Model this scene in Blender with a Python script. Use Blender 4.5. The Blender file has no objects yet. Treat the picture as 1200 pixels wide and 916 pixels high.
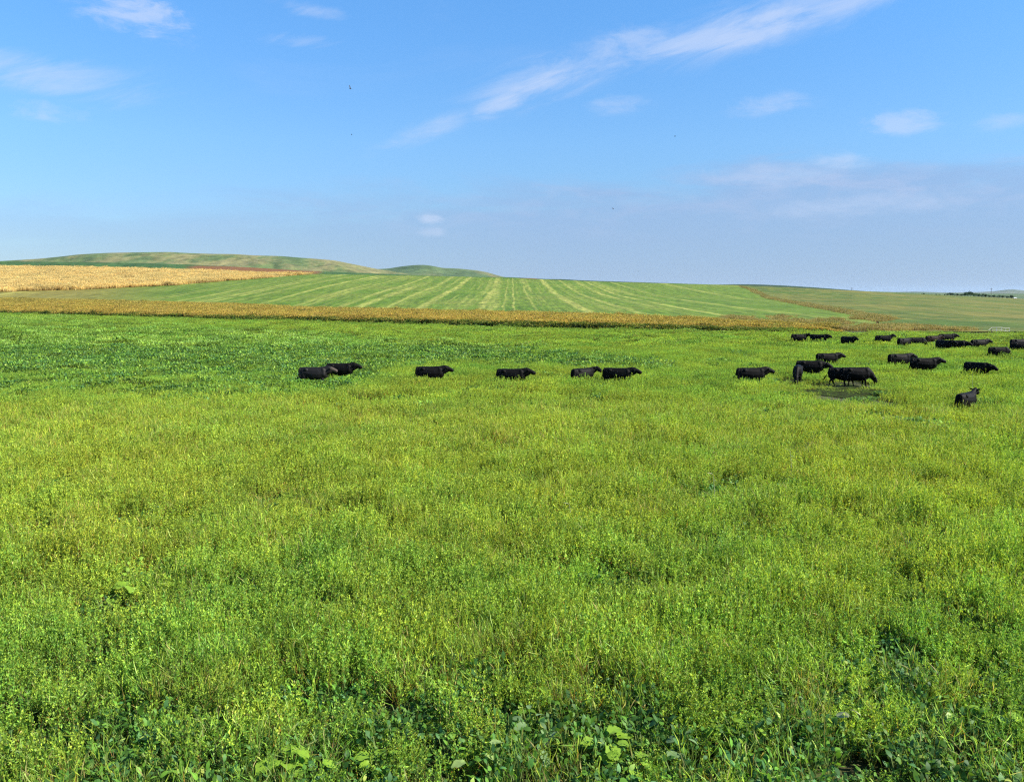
import bpy, bmesh, math, random
import numpy as np
from mathutils import Vector, Matrix, Euler
R = math.radians
random.seed(7); rng = np.random.default_rng(11)
sc = bpy.context.scene
C = sc.collection

# ------------------------------------------------------------------ camera
CAM_Z = 6.3
FPX = 1039.0                                   # focal length in pixels of a 1200 px wide frame
PITCH = math.atan(113.0 / FPX)
cam_d = bpy.data.cameras.new('camera'); cam = bpy.data.objects.new('camera', cam_d); C.objects.link(cam)
cam.location = (0, 0, CAM_Z); cam.rotation_euler = (math.pi/2 - PITCH, 0, 0)
cam_d.sensor_width = 36; cam_d.lens = FPX / 1200 * 36; cam_d.clip_start = 0.2; cam_d.clip_end = 60000
sc.camera = cam

SUN_EL, SUN_AZ = R(38), R(104)                 # azimuth clockwise from the view direction
EXPOSURE = 1.3
SKY_STRENGTH = 0.07
SUN_STRENGTH = 5.0
sc.view_settings.view_transform = 'Standard'; sc.view_settings.look = 'None'
sc.view_settings.exposure = EXPOSURE; sc.view_settings.gamma = 1; sc.view_settings.use_curve_mapping = False
sc.render.engine = 'CYCLES'
cy = sc.cycles
cy.max_bounces = 5; cy.diffuse_bounces = 2; cy.glossy_bounces = 2; cy.transmission_bounces = 3; cy.transparent_max_bounces = 6
cy.volume_bounces = 0; cy.sample_clamp_indirect = 6; cy.use_denoising = False; cy.pixel_filter_type = 'BLACKMAN_HARRIS'; cy.filter_width = 1.25
try: cy.denoising_prefilter = 'ACCURATE'
except Exception: pass
cy.volume_max_steps = 8

sd = bpy.data.lights.new('sun', 'SUN'); sun = bpy.data.objects.new('sun', sd); C.objects.link(sun)
sd.energy = SUN_STRENGTH; sd.angle = R(0.55); sd.color = (1.0, 0.93, 0.80)
to_sun = Vector((math.sin(SUN_AZ)*math.cos(SUN_EL), math.cos(SUN_AZ)*math.cos(SUN_EL), math.sin(SUN_EL)))
sun.rotation_euler = to_sun.to_track_quat('Z', 'Y').to_euler()

# ------------------------------------------------------------------ node helpers
class NT:
    def __init__(s, nt): s.nt = nt; nt.nodes.clear()
    def n(s, t, **kw):
        nd = s.nt.nodes.new(t)
        for k, v in kw.items():
            if k == 'inp':
                for kk, vv in v.items():
                    s.put(nd, kk, vv)
            else: setattr(nd, k, v)
        return nd
    def put(s, nd, k, v):
        sock = nd.inputs[k]
        if hasattr(v, 'is_output'): s.nt.links.new(v, sock)
        elif hasattr(v, 'outputs'): s.nt.links.new(v.outputs[0], sock)
        else: sock.default_value = v
    def m(s, op, a, b=None, c=None, clamp=False):
        nd = s.n('ShaderNodeMath', operation=op, use_clamp=clamp)
        for i, v in enumerate((a, b, c)):
            if v is not None: s.put(nd, i, v)
        return nd.outputs[0]
    def mix(s, fac, a, b, mode='MIX'):
        nd = s.n('ShaderNodeMix', data_type='RGBA', blend_type=mode)
        s.put(nd, 0, fac)
        for k, v in ((6, a), (7, b)):
            if isinstance(v, tuple) and len(v) == 3: v = v + (1,)
            s.put(nd, k, v)
        return nd.outputs[2]
    def ramp(s, fac, stops, interp='LINEAR'):
        nd = s.n('ShaderNodeValToRGB'); s.put(nd, 0, fac); cr = nd.color_ramp; cr.interpolation = interp
        while len(cr.elements) < len(stops): cr.elements.new(0.5)
        for e, (p, c) in zip(cr.elements, stops):
            e.position = p
            e.color = (c, c, c, 1) if not isinstance(c, tuple) else c + (1,)
        return nd.outputs[0]
    def noise(s, vec, scale, detail=3, rough=0.55, dist=0.0):
        nd = s.n('ShaderNodeTexNoise', inp={'Scale': scale, 'Detail': detail, 'Roughness': rough, 'Distortion': dist})
        if vec is not None: s.put(nd, 'Vector', vec)
        return nd.outputs[0]
    def scalev(s, vec, v):
        nd = s.n('ShaderNodeVectorMath', operation='MULTIPLY'); s.put(nd, 0, vec); s.put(nd, 1, v); return nd.outputs[0]

# ------------------------------------------------------------------ sky
def pix_dir(px, py):
    x = (px-600)/FPX; y = (458-py)/FPX
    v = Vector((x, math.cos(PITCH)+y*math.sin(PITCH), y*math.cos(PITCH)-math.sin(PITCH))); return v.normalized()
world = bpy.data.worlds.new('World'); sc.world = world; world.use_nodes = True
w = NT(world.node_tree)
tc = w.n('ShaderNodeTexCoord')
sky = w.n('ShaderNodeTexSky', sky_type='NISHITA', sun_disc=False, sun_elevation=SUN_EL, sun_rotation=SUN_AZ, altitude=300, air_density=1.0, dust_density=0.25, ozone_density=3.0)
sep = w.n('ShaderNodeSeparateXYZ', inp={0: tc.outputs['Generated']})
az = w.m('ARCTAN2', sep.outputs[0], sep.outputs[1])
el = w.m('ARCSINE', sep.outputs[2])
wx = w.n('ShaderNodeCombineXYZ', inp={0: az, 1: el, 2: 0.0}).outputs[0]
eln = w.m('DIVIDE', el, R(30.0), clamp=True)
grade = w.ramp(eln, [(0.0, (.40, .42, .52)), (3.4/30, (.43, .46, .56)), (9.3/30, (.51, .62, .74)), (15.5/30, (.50, .71, .88)), (20/30, (.51, .77, .96))])
skycol = w.mix(1.0, sky.outputs[0], grade, 'MULTIPLY'); skycol = w.mix(1.0, skycol, (1.19, 1.36, 1.40), 'MULTIPLY')
# fine cirrus texture in direction space: streaks stretched along the azimuth and tilted
def wisp(rot, sx, sy, scale, dist, seed):
    mp = w.n('ShaderNodeMapping', vector_type='TEXTURE', inp={'Vector': wx, 'Location': (seed, seed*0.7, 0), 'Rotation': (0, 0, rot), 'Scale': (1/sx, 1/sy, 1)})
    return w.noise(mp.outputs[0], scale, 10, 0.68, dist)
streak = wisp(R(16), 1.0, 5.0, 8.0, 0.5, 3.1)
puff = wisp(0.0, 1.0, 2.6, 16.0, 0.3, 8.4)
mask = None
def blob(px, py, hw, hh, rot, amt, tex, lo, hi):
    """an elongated cloud centred on a direction; half sizes in degrees"""
    global mask
    d = pix_dir(px, py); a0 = math.atan2(d.x, d.y); e0 = math.asin(d.z)
    mp = w.n('ShaderNodeMapping', vector_type='TEXTURE', inp={'Vector': wx, 'Location': (a0, e0, 0), 'Rotation': (0, 0, R(rot)), 'Scale': (R(hw), R(hh), 1)})
    ln = w.n('ShaderNodeVectorMath', operation='LENGTH', inp={0: mp.outputs[0]}).outputs['Value']
    fall = w.n('ShaderNodeMapRange', interpolation_type='SMOOTHSTEP', inp={'Value': ln, 'From Min': 1.0, 'From Max': 0.0, 'To Min': 0.0, 'To Max': 1.0}).outputs[0]
    t = w.m('ADD', tex, w.m('MULTIPLY', w.m('SUBTRACT', fall, 0.5), 0.32))
    t = w.n('ShaderNodeMapRange', interpolation_type='SMOOTHSTEP', inp={'Value': t, 'From Min': lo+0.02, 'From Max': hi, 'To Min': 0.0, 'To Max': amt}).outputs[0]
    t = w.m('MULTIPLY', t, w.m('MINIMUM', w.m('MULTIPLY', fall, 1.6), 1.0))
    mask = t if mask is None else w.m('MAXIMUM', mask, t)
blob(985, 6, 10, 1.6, 13, 0.50, streak, 0.33, 0.76)
blob(885, 33, 8.5, 1.6, 12, 0.60, streak, 0.32, 0.72)
blob(815, 48, 6.5, 1.2, 8, 0.56, streak, 0.30, 0.72)
blob(905, 22, 14, 2.6, 12, 0.40, streak, 0.34, 0.74)
blob(645, 96, 5.5, 1.4, 14, 0.58, streak, 0.30, 0.72)
blob(592, 121, 4.5, 1.1, 20, 0.56, streak, 0.31, 0.72)
blob(650, 92, 9.0, 2.6, 16, 0.38, streak, 0.34, 0.74)
blob(738, 55, 5.0, 2.2, 6, 0.40, puff, 0.34, 0.74)
blob(500, 155, 6.0, 1.2, 20, 0.45, streak, 0.30, 0.8)
blob(165, 18, 5.6, 2.4, -2, 0.54, puff, 0.42, 0.72)
blob(350, 47, 3.6, 0.9, 2, 0.45, streak, 0.38, 0.85)
blob(370, 14, 4.4, 0.8, -8, 0.40, streak, 0.38, 0.85)
blob(60, 90, 11.0, 2.0, -3, 0.45, streak, 0.36, 0.85)
blob(65, 131, 4.4, 1.2, -2, 0.41, puff, 0.42, 0.8)
blob(1062, 143, 4.6, 1.5, 1, 0.42, puff, 0.40, 0.74)
blob(895, 122, 4.6, 1.3, 3, 0.34, puff, 0.38, 0.75)
blob(720, 121, 3.6, 1.2, 2, 0.29, puff, 0.38, 0.78)
blob(1185, 140, 3.4, 0.9, 2, 0.29, puff, 0.38, 0.8)
blob(993, 189, 4.0, 1.1, 0, 0.37, puff, 0.38, 0.75)
blob(900, 205, 9.0, 1.4, 0, 0.27, puff, 0.38, 0.8)
blob(1010, 240, 11.0, 1.4, 2, 0.29, puff, 0.36, 0.8)
blob(506, 257, 2.0, 0.55, -2, 0.51, puff, 0.36, 0.7)
blob(505, 272, 1.9, 0.6, 0, 0.29, puff, 0.36, 0.75)
blob(960, 8, 9.0, 1.0, 12, 0.5, streak, 0.36, 0.86)
# thin high cloud over the rest of the sky, outside the frame too
allsky = w.n('ShaderNodeMapRange', interpolation_type='SMOOTHSTEP', inp={'Value': w.noise(w.scalev(tc.outputs['Generated'], (1.0, 1.0, 3.0)), 2.3, 6, 0.6, 0.8), 'From Min': 0.56, 'From Max': 0.95, 'To Min': 0.0, 'To Max': 0.22}).outputs[0]
mask = w.m('MAXIMUM', mask, allsky)
# a low lavender cloud bank along the horizon, higher towards the right
btop = w.m('ADD', w.m('MULTIPLY', w.m('SINE', w.m('ADD', az, 0.1)), R(3.2)), R(6.2))
bn = w.m('MULTIPLY', w.m('SUBTRACT', w.noise(w.scalev(wx, (1.0, 5.0, 1.0)), 5.0, 7, 0.62, 0.5), 0.5), R(7.5))
bd = w.m('SUBTRACT', w.m('ADD', btop, bn), el)
bank = w.n('ShaderNodeMapRange', interpolation_type='SMOOTHSTEP', inp={'Value': bd, 'From Min': R(-1.2), 'From Max': R(1.8), 'To Min': 0.0, 'To Max': 0.66}).outputs[0]
BANK_COL = (1.90, 2.76, 4.45)
bank = w.m('MULTIPLY', bank, w.n('ShaderNodeMapRange', inp={'Value': az, 'From Min': -0.5, 'From Max': 0.05, 'To Min': 0.35, 'To Max': 1.0}).outputs[0])
skycol = w.mix(bank, skycol, BANK_COL)
lum = w.n('ShaderNodeMapRange', inp={'Value': w.noise(w.scalev(wx, (1.0, 3.5, 1.0)), 14.0, 6, 0.62, 0.6), 'From Min': 0.46, 'From Max': 0.70, 'To Min': 0.0, 'To Max': 0.42}).outputs[0]
skycol = w.mix(w.m('MULTIPLY', lum, w.m('MULTIPLY', bank, w.n('ShaderNodeMapRange', inp={'Value': el, 'From Min': R(3.0), 'From Max': R(6.5)}).outputs[0])), skycol, (3.9, 4.0, 5.1))
skycol = w.mix(mask, skycol, (4.0, 4.5, 5.7))
bg = w.n('ShaderNodeBackground', inp={'Color': skycol, 'Strength': SKY_STRENGTH})
wo = w.n('ShaderNodeOutputWorld', inp={0: bg})

# ------------------------------------------------------------------ helpers
def tag(o, label=None, cat=None, group=None, kind=None):
    if label: o['label'] = label
    if cat: o['category'] = cat
    if group: o['group'] = group
    if kind: o['kind'] = kind
    return o
def link(name, me, mat=None, parent=None, coll=None):
    o = bpy.data.objects.new(name, me); (coll or C).objects.link(o)
    if mat is not None and me is not None and not me.materials: me.materials.append(mat)
    if parent is not None: o.parent = parent
    return o
def mesh_np(name, verts, faces, col=None, smooth=False):
    """verts (n,3); faces list of index tuples or (m,k) array"""
    me = bpy.data.meshes.new(name)
    verts = np.asarray(verts, dtype=np.float32)
    if isinstance(faces, np.ndarray):
        m, k = faces.shape
        me.vertices.add(len(verts)); me.vertices.foreach_set('co', verts.ravel())
        me.loops.add(m*k); me.loops.foreach_set('vertex_index', faces.astype(np.int32).ravel())
        me.polygons.add(m); me.polygons.foreach_set('loop_start', np.arange(0, m*k, k, dtype=np.int32))
        me.update(calc_edges=True)
    else:
        me.from_pydata([tuple(map(float, v)) for v in verts], [], faces); me.update()
    if smooth: me.polygons.foreach_set('use_smooth', np.ones(len(me.polygons), dtype=bool))
    if col is not None:
        a = me.attributes.new('Col', 'FLOAT_COLOR', 'POINT')
        c4 = np.ones((len(verts), 4), dtype=np.float32); c4[:, :3] = col
        a.data.foreach_set('color', c4.ravel())
    me.validate()
    return me
def from_pix(px, py, Y):
    """world X and Z of what the photograph shows at px, py when it stands Y metres ahead"""
    x = (px-600)/FPX; y = (458-py)/FPX
    t = Y / (math.cos(PITCH)+y*math.sin(PITCH))
    return x*t, CAM_Z + (y*math.cos(PITCH)-math.sin(PITCH))*t
def on_flat(px, py, z=0.0):
    x = (px-600)/FPX; y = (458-py)/FPX
    t = (z-CAM_Z)/(y*math.cos(PITCH)-math.sin(PITCH))
    return x*t, (math.cos(PITCH)+y*math.sin(PITCH))*t
def to_pix(X, Y, Z):
    X = np.asarray(X, float); Y = np.asarray(Y, float); Z = np.asarray(Z, float)-CAM_Z
    d = Y*math.cos(PITCH)-Z*math.sin(PITCH); u = Y*math.sin(PITCH)+Z*math.cos(PITCH)
    return 600+FPX*X/d, 458-FPX*u/d
F2 = FPX*1.0059
# cheap smooth value noise for numpy
_perm = rng.random((256, 256))
def vnoise(x, y):
    x = np.asarray(x, float); y = np.asarray(y, float)
    xi = np.floor(x).astype(int); yi = np.floor(y).astype(int); fx = x-xi; fy = y-yi
    fx = fx*fx*(3-2*fx); fy = fy*fy*(3-2*fy)
    g = lambda a, b: _perm[a & 255, b & 255]
    return (g(xi, yi)*(1-fx)+g(xi+1, yi)*fx)*(1-fy)+(g(xi, yi+1)*(1-fx)+g(xi+1, yi+1)*fx)*fy
def fbm(x, y, o=4):
    s = 0; a = 0.5; t = 0
    for i in range(o): s = s+a*vnoise(x*2**i+17*i, y*2**i+31*i); t += a; a *= 0.5
    return s/t
def sstep(a, b, x):
    t = np.clip((x-a)/(b-a), 0, 1); return t*t*(3-2*t)

# ------------------------------------------------------------------ the lie of the land (direction column -> distance, height)
cols  = np.array([-700, -300,   0,  100,  200,  300,  355,  450,  570,  700,  860,  930, 1000, 1100, 1200, 1600], float)
Y1    = np.array([ 620,  390, 287,  256,  232,  212,  205,  190,  172,  160,  150,  148,  145,  145,  145,  145], float)   # near edge of the yellow strip
Y2    = np.array([ 760,  520, 405,  385,  365,  340,  322,  296,  256,  218,  188,  176,  168,  165,  165,  165], float)   # its far edge
py2   = np.array([ 351,  352, 353, 355.3, 358, 361.5, 363.3, 366.2, 371, 370, 373.5, 376, 378.5, 379, 379, 379], float)
Y3    = np.array([ 800,  560, 455,  495,  545,  620,  660,  560,  500,  470,  440,  440,  440,  480,  520,  600], float)   # golden field's edge / mid slope
py3   = np.array([ 343,  343, 343,  340, 335.5, 327.5, 322.5, 332, 341, 346, 350, 351, 351.5, 353, 358, 362], float)
Y4    = np.array([ 950,  850, 760,  740,  722,  705,  700,  695,  690,  680,  655,  670,  700,  780,  820,  900], float)   # crest
py4   = np.array([ 314,  314, 315,  316,  318.6, 321.6, 321.5, 323.2, 325.5, 330.8, 334.8, 338.0, 341.3, 346.2, 351, 358], float)
z2 = np.array([max(0.0, from_pix(600, p, y)[1]) for p, y in zip(py2, Y2)])
z2[7:] = 0; z2[6] = 0.2
z3 = np.array([from_pix(600, p, y)[1] for p, y in zip(py3, Y3)])
z4 = np.array([from_pix(600, p, y)[1] for p, y in zip(py4, Y4)])
def column(X, Y): return 600+F2*X/np.maximum(Y, 1.0)
def curve(px, tab): return np.interp(px, cols, tab)
def H(X, Y):
    X = np.asarray(X, float); Y = np.asarray(Y, float)
    px = np.clip(column(X, Y), -700, 1600)
    a, b, c, d = (curve(px, t) for t in (Y1, Y2, Y3, Y4))
    zb, zc, zd = (curve(px, t) for t in (z2, z3, z4))
    def seg(y0, y1, v0, v1): t = np.clip((Y-y0)/(y1-y0), 0, 1); return v0+(v1-v0)*t
    z = np.where(Y < a, 0.0, np.where(Y < b, seg(a, b, 0*zb, zb), np.where(Y < c, seg(b, c, zb, zc), np.where(Y < d, seg(c, d, zc, zd), seg(d, d+320, zd, zd*0-14)))))
    return z
# ground: one polar sheet out past the horizon
th = np.concatenate([np.linspace(-180, -45, 50)[:-1], np.linspace(-45, 45, 620), np.linspace(45, 180, 50)[1:]])*math.pi/180
rr = np.concatenate([[0.5, 3, 6, 9], np.geomspace(12, 90, 70), np.geomspace(91, 1400, 300), np.geomspace(1500, 22000, 30)])
T, RR = np.meshgrid(th, rr)
GX = RR*np.sin(T); GY = RR*np.cos(T)
GZ = H(GX, GY) + np.where(RR < 150, (fbm(GX*0.22, GY*0.22)-0.5)*0.10, 0)
nr, nt_ = T.shape
idx = np.arange(nr*nt_).reshape(nr, nt_)
q = np.stack([idx[:-1, :-1], idx[:-1, 1:], idx[1:, 1:], idx[1:, :-1]], -1).reshape(-1, 4)[:, ::-1]
GP = np.stack([GX.ravel(), GY.ravel(), GZ.ravel()], 1)

def mat(name): m = bpy.data.materials.new(name); m.use_nodes = True; return m, NT(m.node_tree)
def finish(t, col, rough=0.9, bump=None, bstr=0.4, bdist=0.1, spec=0.2):
    p = t.n('ShaderNodeBsdfPrincipled', inp={'Base Color': col, 'Roughness': rough, 'Specular IOR Level': spec})
    if bump is not None:
        b = t.n('ShaderNodeBump', inp={'Height': bump, 'Strength': bstr, 'Distance': bdist}); t.put(p, 'Normal', b)
    t.n('ShaderNodeOutputMaterial', inp={0: p})
m_ground, t = mat('field_soil')
pos = t.n('ShaderNodeNewGeometry').outputs['Position']
n1 = t.noise(pos, 0.35, 6, 0.6); n2 = t.noise(pos, 6.0, 5, 0.65)
c = t.ramp(n1, [(0.3, (0.030, 0.040, 0.012)), (0.55, (0.055, 0.070, 0.018)), (0.75, (0.085, 0.075, 0.028))])
c = t.mix(t.ramp(n2, [(0.35, 0.0), (0.7, 0.7)]), c, (0.045, 0.032, 0.018))
finish(t, c, bump=n2, bstr=0.8, bdist=0.06)
ground = link('ground', mesh_np('ground', GP, q, smooth=True), m_ground); tag(ground, 'green pasture ground stretching from the foreground to the horizon', None, None, 'structure')

def drape(name, p0, p1, near, far, m, lift=lambda Y: 0.10+0.0006*Y, nc=240, nrw=60, label=None):
    """a sheet lying on the land between two distance curves, over a range of direction columns"""
    px = np.linspace(p0, p1, nc); N = near(px); Fd = far(px)
    tt = np.linspace(0, 1, nrw)[:, None]
    Y = N[None, :]*(Fd/N)[None, :]**tt
    X = (px[None, :]-600)/F2*Y
    Z = H(X, Y)+lift(Y)
    ii = np.arange(nrw*nc).reshape(nrw, nc)
    f = np.stack([ii[:-1, :-1], ii[:-1, 1:], ii[1:, 1:], ii[1:, :-1]], -1).reshape(-1, 4)
    o = link(name, mesh_np(name, np.stack([X.ravel(), Y.ravel(), Z.ravel()], 1), f, smooth=True), m)
    return tag(o, label, None, None, 'structure')

# boundary between the striped field and the mottled field to its right
bpx = np.array([865, 900, 930, 960, 1000, 1030]); bY = np.array([652, 450, 362, 300, 242, 212])
# striped field
m_str, t = mat('swathed_field')
pos = t.n('ShaderNodeNewGeometry').outputs['Position']; s = t.n('ShaderNodeSeparateXYZ', inp={0: pos})
fine = t.noise(t.scalev(pos, (1.0, 0.13, 1.0)), 0.6, 4, 0.7); patch = t.noise(pos, 0.02, 4, 0.55, 0.5)
sv = t.scalev(pos, (1.0, 0.012, 0.0)); st1 = t.noise(sv, 0.11, 3, 0.55); st2 = t.noise(sv, 0.55, 3, 0.6)
long = t.noise(t.scalev(pos, (1.0, 0.25, 0.0)), 0.06, 4, 0.6)
green = t.ramp(patch, [(0.3, (0.055, 0.108, 0.006)), (0.6, (0.080, 0.135, 0.008)), (0.8, (0.110, 0.142, 0.014))])
def bump1(x0, wd, amp):
    d = t.m('ABSOLUTE', t.m('SUBTRACT', t.m('ADD', s.outputs[0], t.m('MULTIPLY', t.m('SUBTRACT', long, 0.5), 3.0)), x0))
    return t.n('ShaderNodeMapRange', interpolation_type='SMOOTHSTEP', inp={'Value': d, 'From Min': wd*0.85, 'From Max': wd*0.15, 'To Min': 0.0, 'To Max': amp}).outputs[0]
strp = t.m('MAXIMUM', t.ramp(st1, [(0.53, 0.0), (0.66, 0.8)]), t.ramp(st2, [(0.52, 0.0), (0.72, 0.55)]))
for x0, wd, amp in ((22.5, 3.4, 1.0), (36, 2.4, 0.7), (-10.5, 3.0, 0.95), (-32, 3.2, 0.9), (-45, 2.4, 0.75), (0.6, 0.8, 0.8), (-3.0, 0.8, 0.7), (7.5, 1.0, 0.6), (55, 2.4, 0.8), (74, 2.0, 0.6), (-64, 2.6, 0.8), (-80, 2.0, 0.7), (-102, 3.0, 0.8), (-128, 2.6, 0.75)):
    strp = t.m('MAXIMUM', strp, bump1(x0, wd, amp))
brk = t.noise(t.scalev(pos, (1.0, 0.10, 0.0)), 0.5, 4, 0.65)
strp = t.m('MULTIPLY', strp, t.n('ShaderNodeMapRange', inp={'Value': t.m('SUBTRACT', s.outputs[0], t.m('MULTIPLY', s.outputs[1], 0.21)), 'From Min': 42.0, 'From Max': 12.0, 'To Min': 0.1, 'To Max': 1.0}).outputs[0])
strp = t.m('MULTIPLY', t.m('MULTIPLY', strp, t.ramp(long, [(0.32, 0.35), (0.6, 1.0)])), t.ramp(brk, [(0.32, 0.25), (0.56, 1.0)]))
west = t.n('ShaderNodeMapRange', interpolation_type='SMOOTHSTEP', inp={'Value': t.m('ADD', s.outputs[0], t.m('MULTIPLY', s.outputs[1], 0.38)), 'From Min': 10.0, 'From Max': -60.0, 'To Min': 0.0, 'To Max': 0.75}).outputs[0]
green = t.mix(west, green, (0.16, 0.12, 0.028))
c = t.mix(t.m('MULTIPLY', strp, 0.82), green, (0.33, 0.32, 0.080))
dist_y = t.n('ShaderNodeMapRange', inp={'Value': patch, 'From Min': 0.45, 'From Max': 0.7}).outputs[0]
c = t.mix(t.m('MULTIPLY', dist_y, 0.35), c, (0.12, 0.125, 0.03))
c = t.mix(0.85, c, t.ramp(fine, [(0.32, (0.22, 0.24, 0.2)), (0.68, (0.78, 0.76, 0.75))]), 'OVERLAY')
finish(t, c, bump=fine, bstr=0.9, bdist=0.25)
def str_far(px): return np.where(px < 865, curve(px, Y4)-2, np.interp(px, bpx, bY))
drape('striped_field', -600, 1028, lambda px: curve(px, Y2)-8, str_far, m_str, nc=520, nrw=110, label='mown green hillside field with pale yellow stripes running uphill')
# mottled field to the right
m_mot, t = mat('mottled_field')
pos = t.n('ShaderNodeNewGeometry').outputs['Position']
fine = t.noise(t.scalev(pos, (1.0, 0.07, 0.0)), 0.6, 4, 0.7); band = t.noise(t.scalev(pos, (0.8, 0.6, 0.0)), 0.035, 6, 0.68, 0.6); pt = t.noise(t.scalev(pos, (1.0, 0.5, 0.0)), 0.013, 5, 0.65)
c = t.ramp(band, [(0.36, (0.035, 0.075, 0.006)), (0.46, (0.055, 0.095, 0.009)), (0.53, (0.125, 0.125, 0.022)), (0.58, (0.042, 0.082, 0.007)), (0.68, (0.085, 0.105, 0.015))])
c = t.mix(t.ramp(pt, [(0.42, 0.0), (0.60, 0.7)]), c, (0.135, 0.125, 0.026))
blot = t.noise(t.scalev(pos, (1.0, 0.12, 0.0)), 0.16, 5, 0.7)
c = t.mix(t.ramp(blot, [(0.52, 0.0), (0.62, 0.7)]), c, (0.035, 0.062, 0.006))
c = t.mix(0.85, c, t.ramp(fine, [(0.32, (0.2, 0.22, 0.2)), (0.68, (0.8, 0.76, 0.75))]), 'OVERLAY')
finish(t, c, bump=fine, bstr=0.9, bdist=0.3)
def mot_near(px): return np.where(px < 1030, np.interp(px, bpx, bY)+0.5, np.interp(px, [1030, 1034, 1600], [212, 147, 147]))
drape('mottled_field', 866, 1600, mot_near, lambda px: curve(px, Y4)-2, m_mot, nc=260, nrw=110, label='mottled green and straw coloured field right of the boundary bank')
# bare trampled ground
m_mud, t = mat('trampled_soil')
pos = t.n('ShaderNodeNewGeometry').outputs['Position']
n2 = t.noise(pos, 2.5, 6, 0.65)
c = t.ramp(n2, [(0.34, (0.010, 0.012, 0.004)), (0.5, (0.022, 0.026, 0.008)), (0.6, (0.035, 0.065, 0.010))])
finish(t, c, bump=n2, bstr=1.0, bdist=0.1, spec=0.03)

# ------------------------------------------------------------------ hills behind the crest
def ridge(name, Yr, pts, depth, m, label, base=-16, rough=1.0, nc=420, kind='structure', back=1.0):
    p = np.array([a for a, b in pts], float); pyv = np.array([b for a, b in pts], float)
    px = np.linspace(p[0], p[-1], nc)
    # rounded skyline
    y = np.interp(px, p, pyv); k = np.hanning(9); k /= k.sum(); y = np.convolve(np.pad(y, 4, mode='edge'), k, 'valid')
    X = (px-600)/F2*Yr; ztop = CAM_Z+(345.0-y)*Yr/F2
    rows = []
    prof = [(-1.0, 0.0), (-0.8, 0.13), (-0.6, 0.33), (-0.42, 0.53), (-0.28, 0.70), (-0.17, 0.83), (-0.08, 0.94), (0.0, 1.0), (0.12, 0.97), (0.35, 0.75), (0.7, 0.35), (1.0, 0.0)]
    prof = [(np.interp(i, range(len(prof)), [a for a, b in prof]), np.interp(i, range(len(prof)), [b for a, b in prof])) for i in np.linspace(0, len(prof)-1, 56)]
    V = []
    for d, hgt in prof:
        Yd = Yr+d*depth*(back if d > 0 else 1)
        Xd = X*Yd/Yr
        sxy = (fbm(Xd/(Yr*0.045)+d*2, Yd/(Yr*0.045)+3)-0.5)*(ztop-base)*0.30*rough*(hgt*(1-hgt)*3.2)
        V.append(np.stack([Xd, np.full_like(Xd, Yd), base+(ztop-base)*hgt+sxy], 1))
    V = np.concatenate(V); n = len(prof)
    ii = np.arange(n*nc).reshape(n, nc)
    f = np.stack([ii[:-1, :-1], ii[:-1, 1:], ii[1:, 1:], ii[1:, :-1]], -1).reshape(-1, 4)
    return tag(link(name, mesh_np(name, V, f, smooth=True), m), label, None, None, kind)
def hill_mat(name, stops, sc1, sc2, band=None, bcol=None):
    m, t = mat(name); pos = t.n('ShaderNodeNewGeometry').outputs['Position']
    a = t.noise(t.scalev(pos, (1.0, 0.5, 1.6)), sc1*1.5, 7, 0.66, 0.4); b = t.noise(pos, sc2*1.3, 5, 0.7)
    c = t.ramp(a, stops)
    c = t.mix(0.9, c, t.ramp(b, [(0.32, (0.25, 0.27, 0.25)), (0.68, (0.78, 0.76, 0.75))]), 'OVERLAY')
    if band:
        s = t.n('ShaderNodeSeparateXYZ', inp={0: pos})
        for (x0, x1, zlo, zhi, soft, bc) in band:
            def edge(v, lo, hi): return t.n('ShaderNodeMapRange', interpolation_type='SMOOTHSTEP', inp={'Value': v, 'From Min': lo, 'From Max': hi}).outputs[0]
            xx = t.m('ADD', s.outputs[0], t.m('MULTIPLY', t.m('SUBTRACT', a, 0.5), soft*2))
            zz = t.m('ADD', s.outputs[2], t.m('MULTIPLY', t.m('SUBTRACT', b, 0.5), (zhi-zlo)*0.25))
            fx = t.m('MULTIPLY', edge(xx, x0-soft, x0+soft), edge(xx, x1+soft, x1-soft))
            dz = (zhi-zlo)*0.1
            fz = t.m('MULTIPLY', edge(zz, zlo-dz, zlo+dz), edge(zz, zhi+dz, zhi-dz))
            c = t.mix(t.m('MULTIPLY', fx, fz), c, bc)
    finish(t, c, bump=b, bstr=0.7, bdist=2.0)
    return m
m_dark = hill_mat('crop_green', [(0.3, (0.022, 0.060, 0.018)), (0.6, (0.036, 0.080, 0.020)), (0.8, (0.055, 0.09, 0.024))], 0.01, 0.08,
    band=[(-425, -255, 30.0, 44.0, 10, (0.13, 0.060, 0.022)), (-255, -120, 24.0, 30, 12, (0.13, 0.16, 0.05)), (-20, 35, 20, 27.5, 6, (0.14, 0.06, 0.024)), (40, 900, -10, 40, 12, (0.022, 0.045, 0.02))])
ridge('green_rise', 1200, [(-900, 309), (-300, 307), (0, 306.6), (100, 307.6), (200, 309.5), (250, 311.5), (300, 314), (355, 317.5), (420, 320), (500, 323), (560, 324.6), (600, 325), (640, 327.2), (662, 327.2), (672, 328.2), (700, 329.3), (780, 331.8), (840, 333.7), (860, 333.2), (885, 333.2), (920, 334.7), (960, 337.2), (1000, 340.2), (1050, 344)], 240, m_dark, 'low dark green rise with a reddish ploughed patch', rough=0.4)
m_hill = hill_mat('hill_pasture', [(0.28, (0.045, 0.085, 0.028)), (0.44, (0.075, 0.105, 0.036)), (0.52, (0.13, 0.13, 0.052)), (0.75, (0.19, 0.165, 0.08))], 0.006, 0.035)
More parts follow.
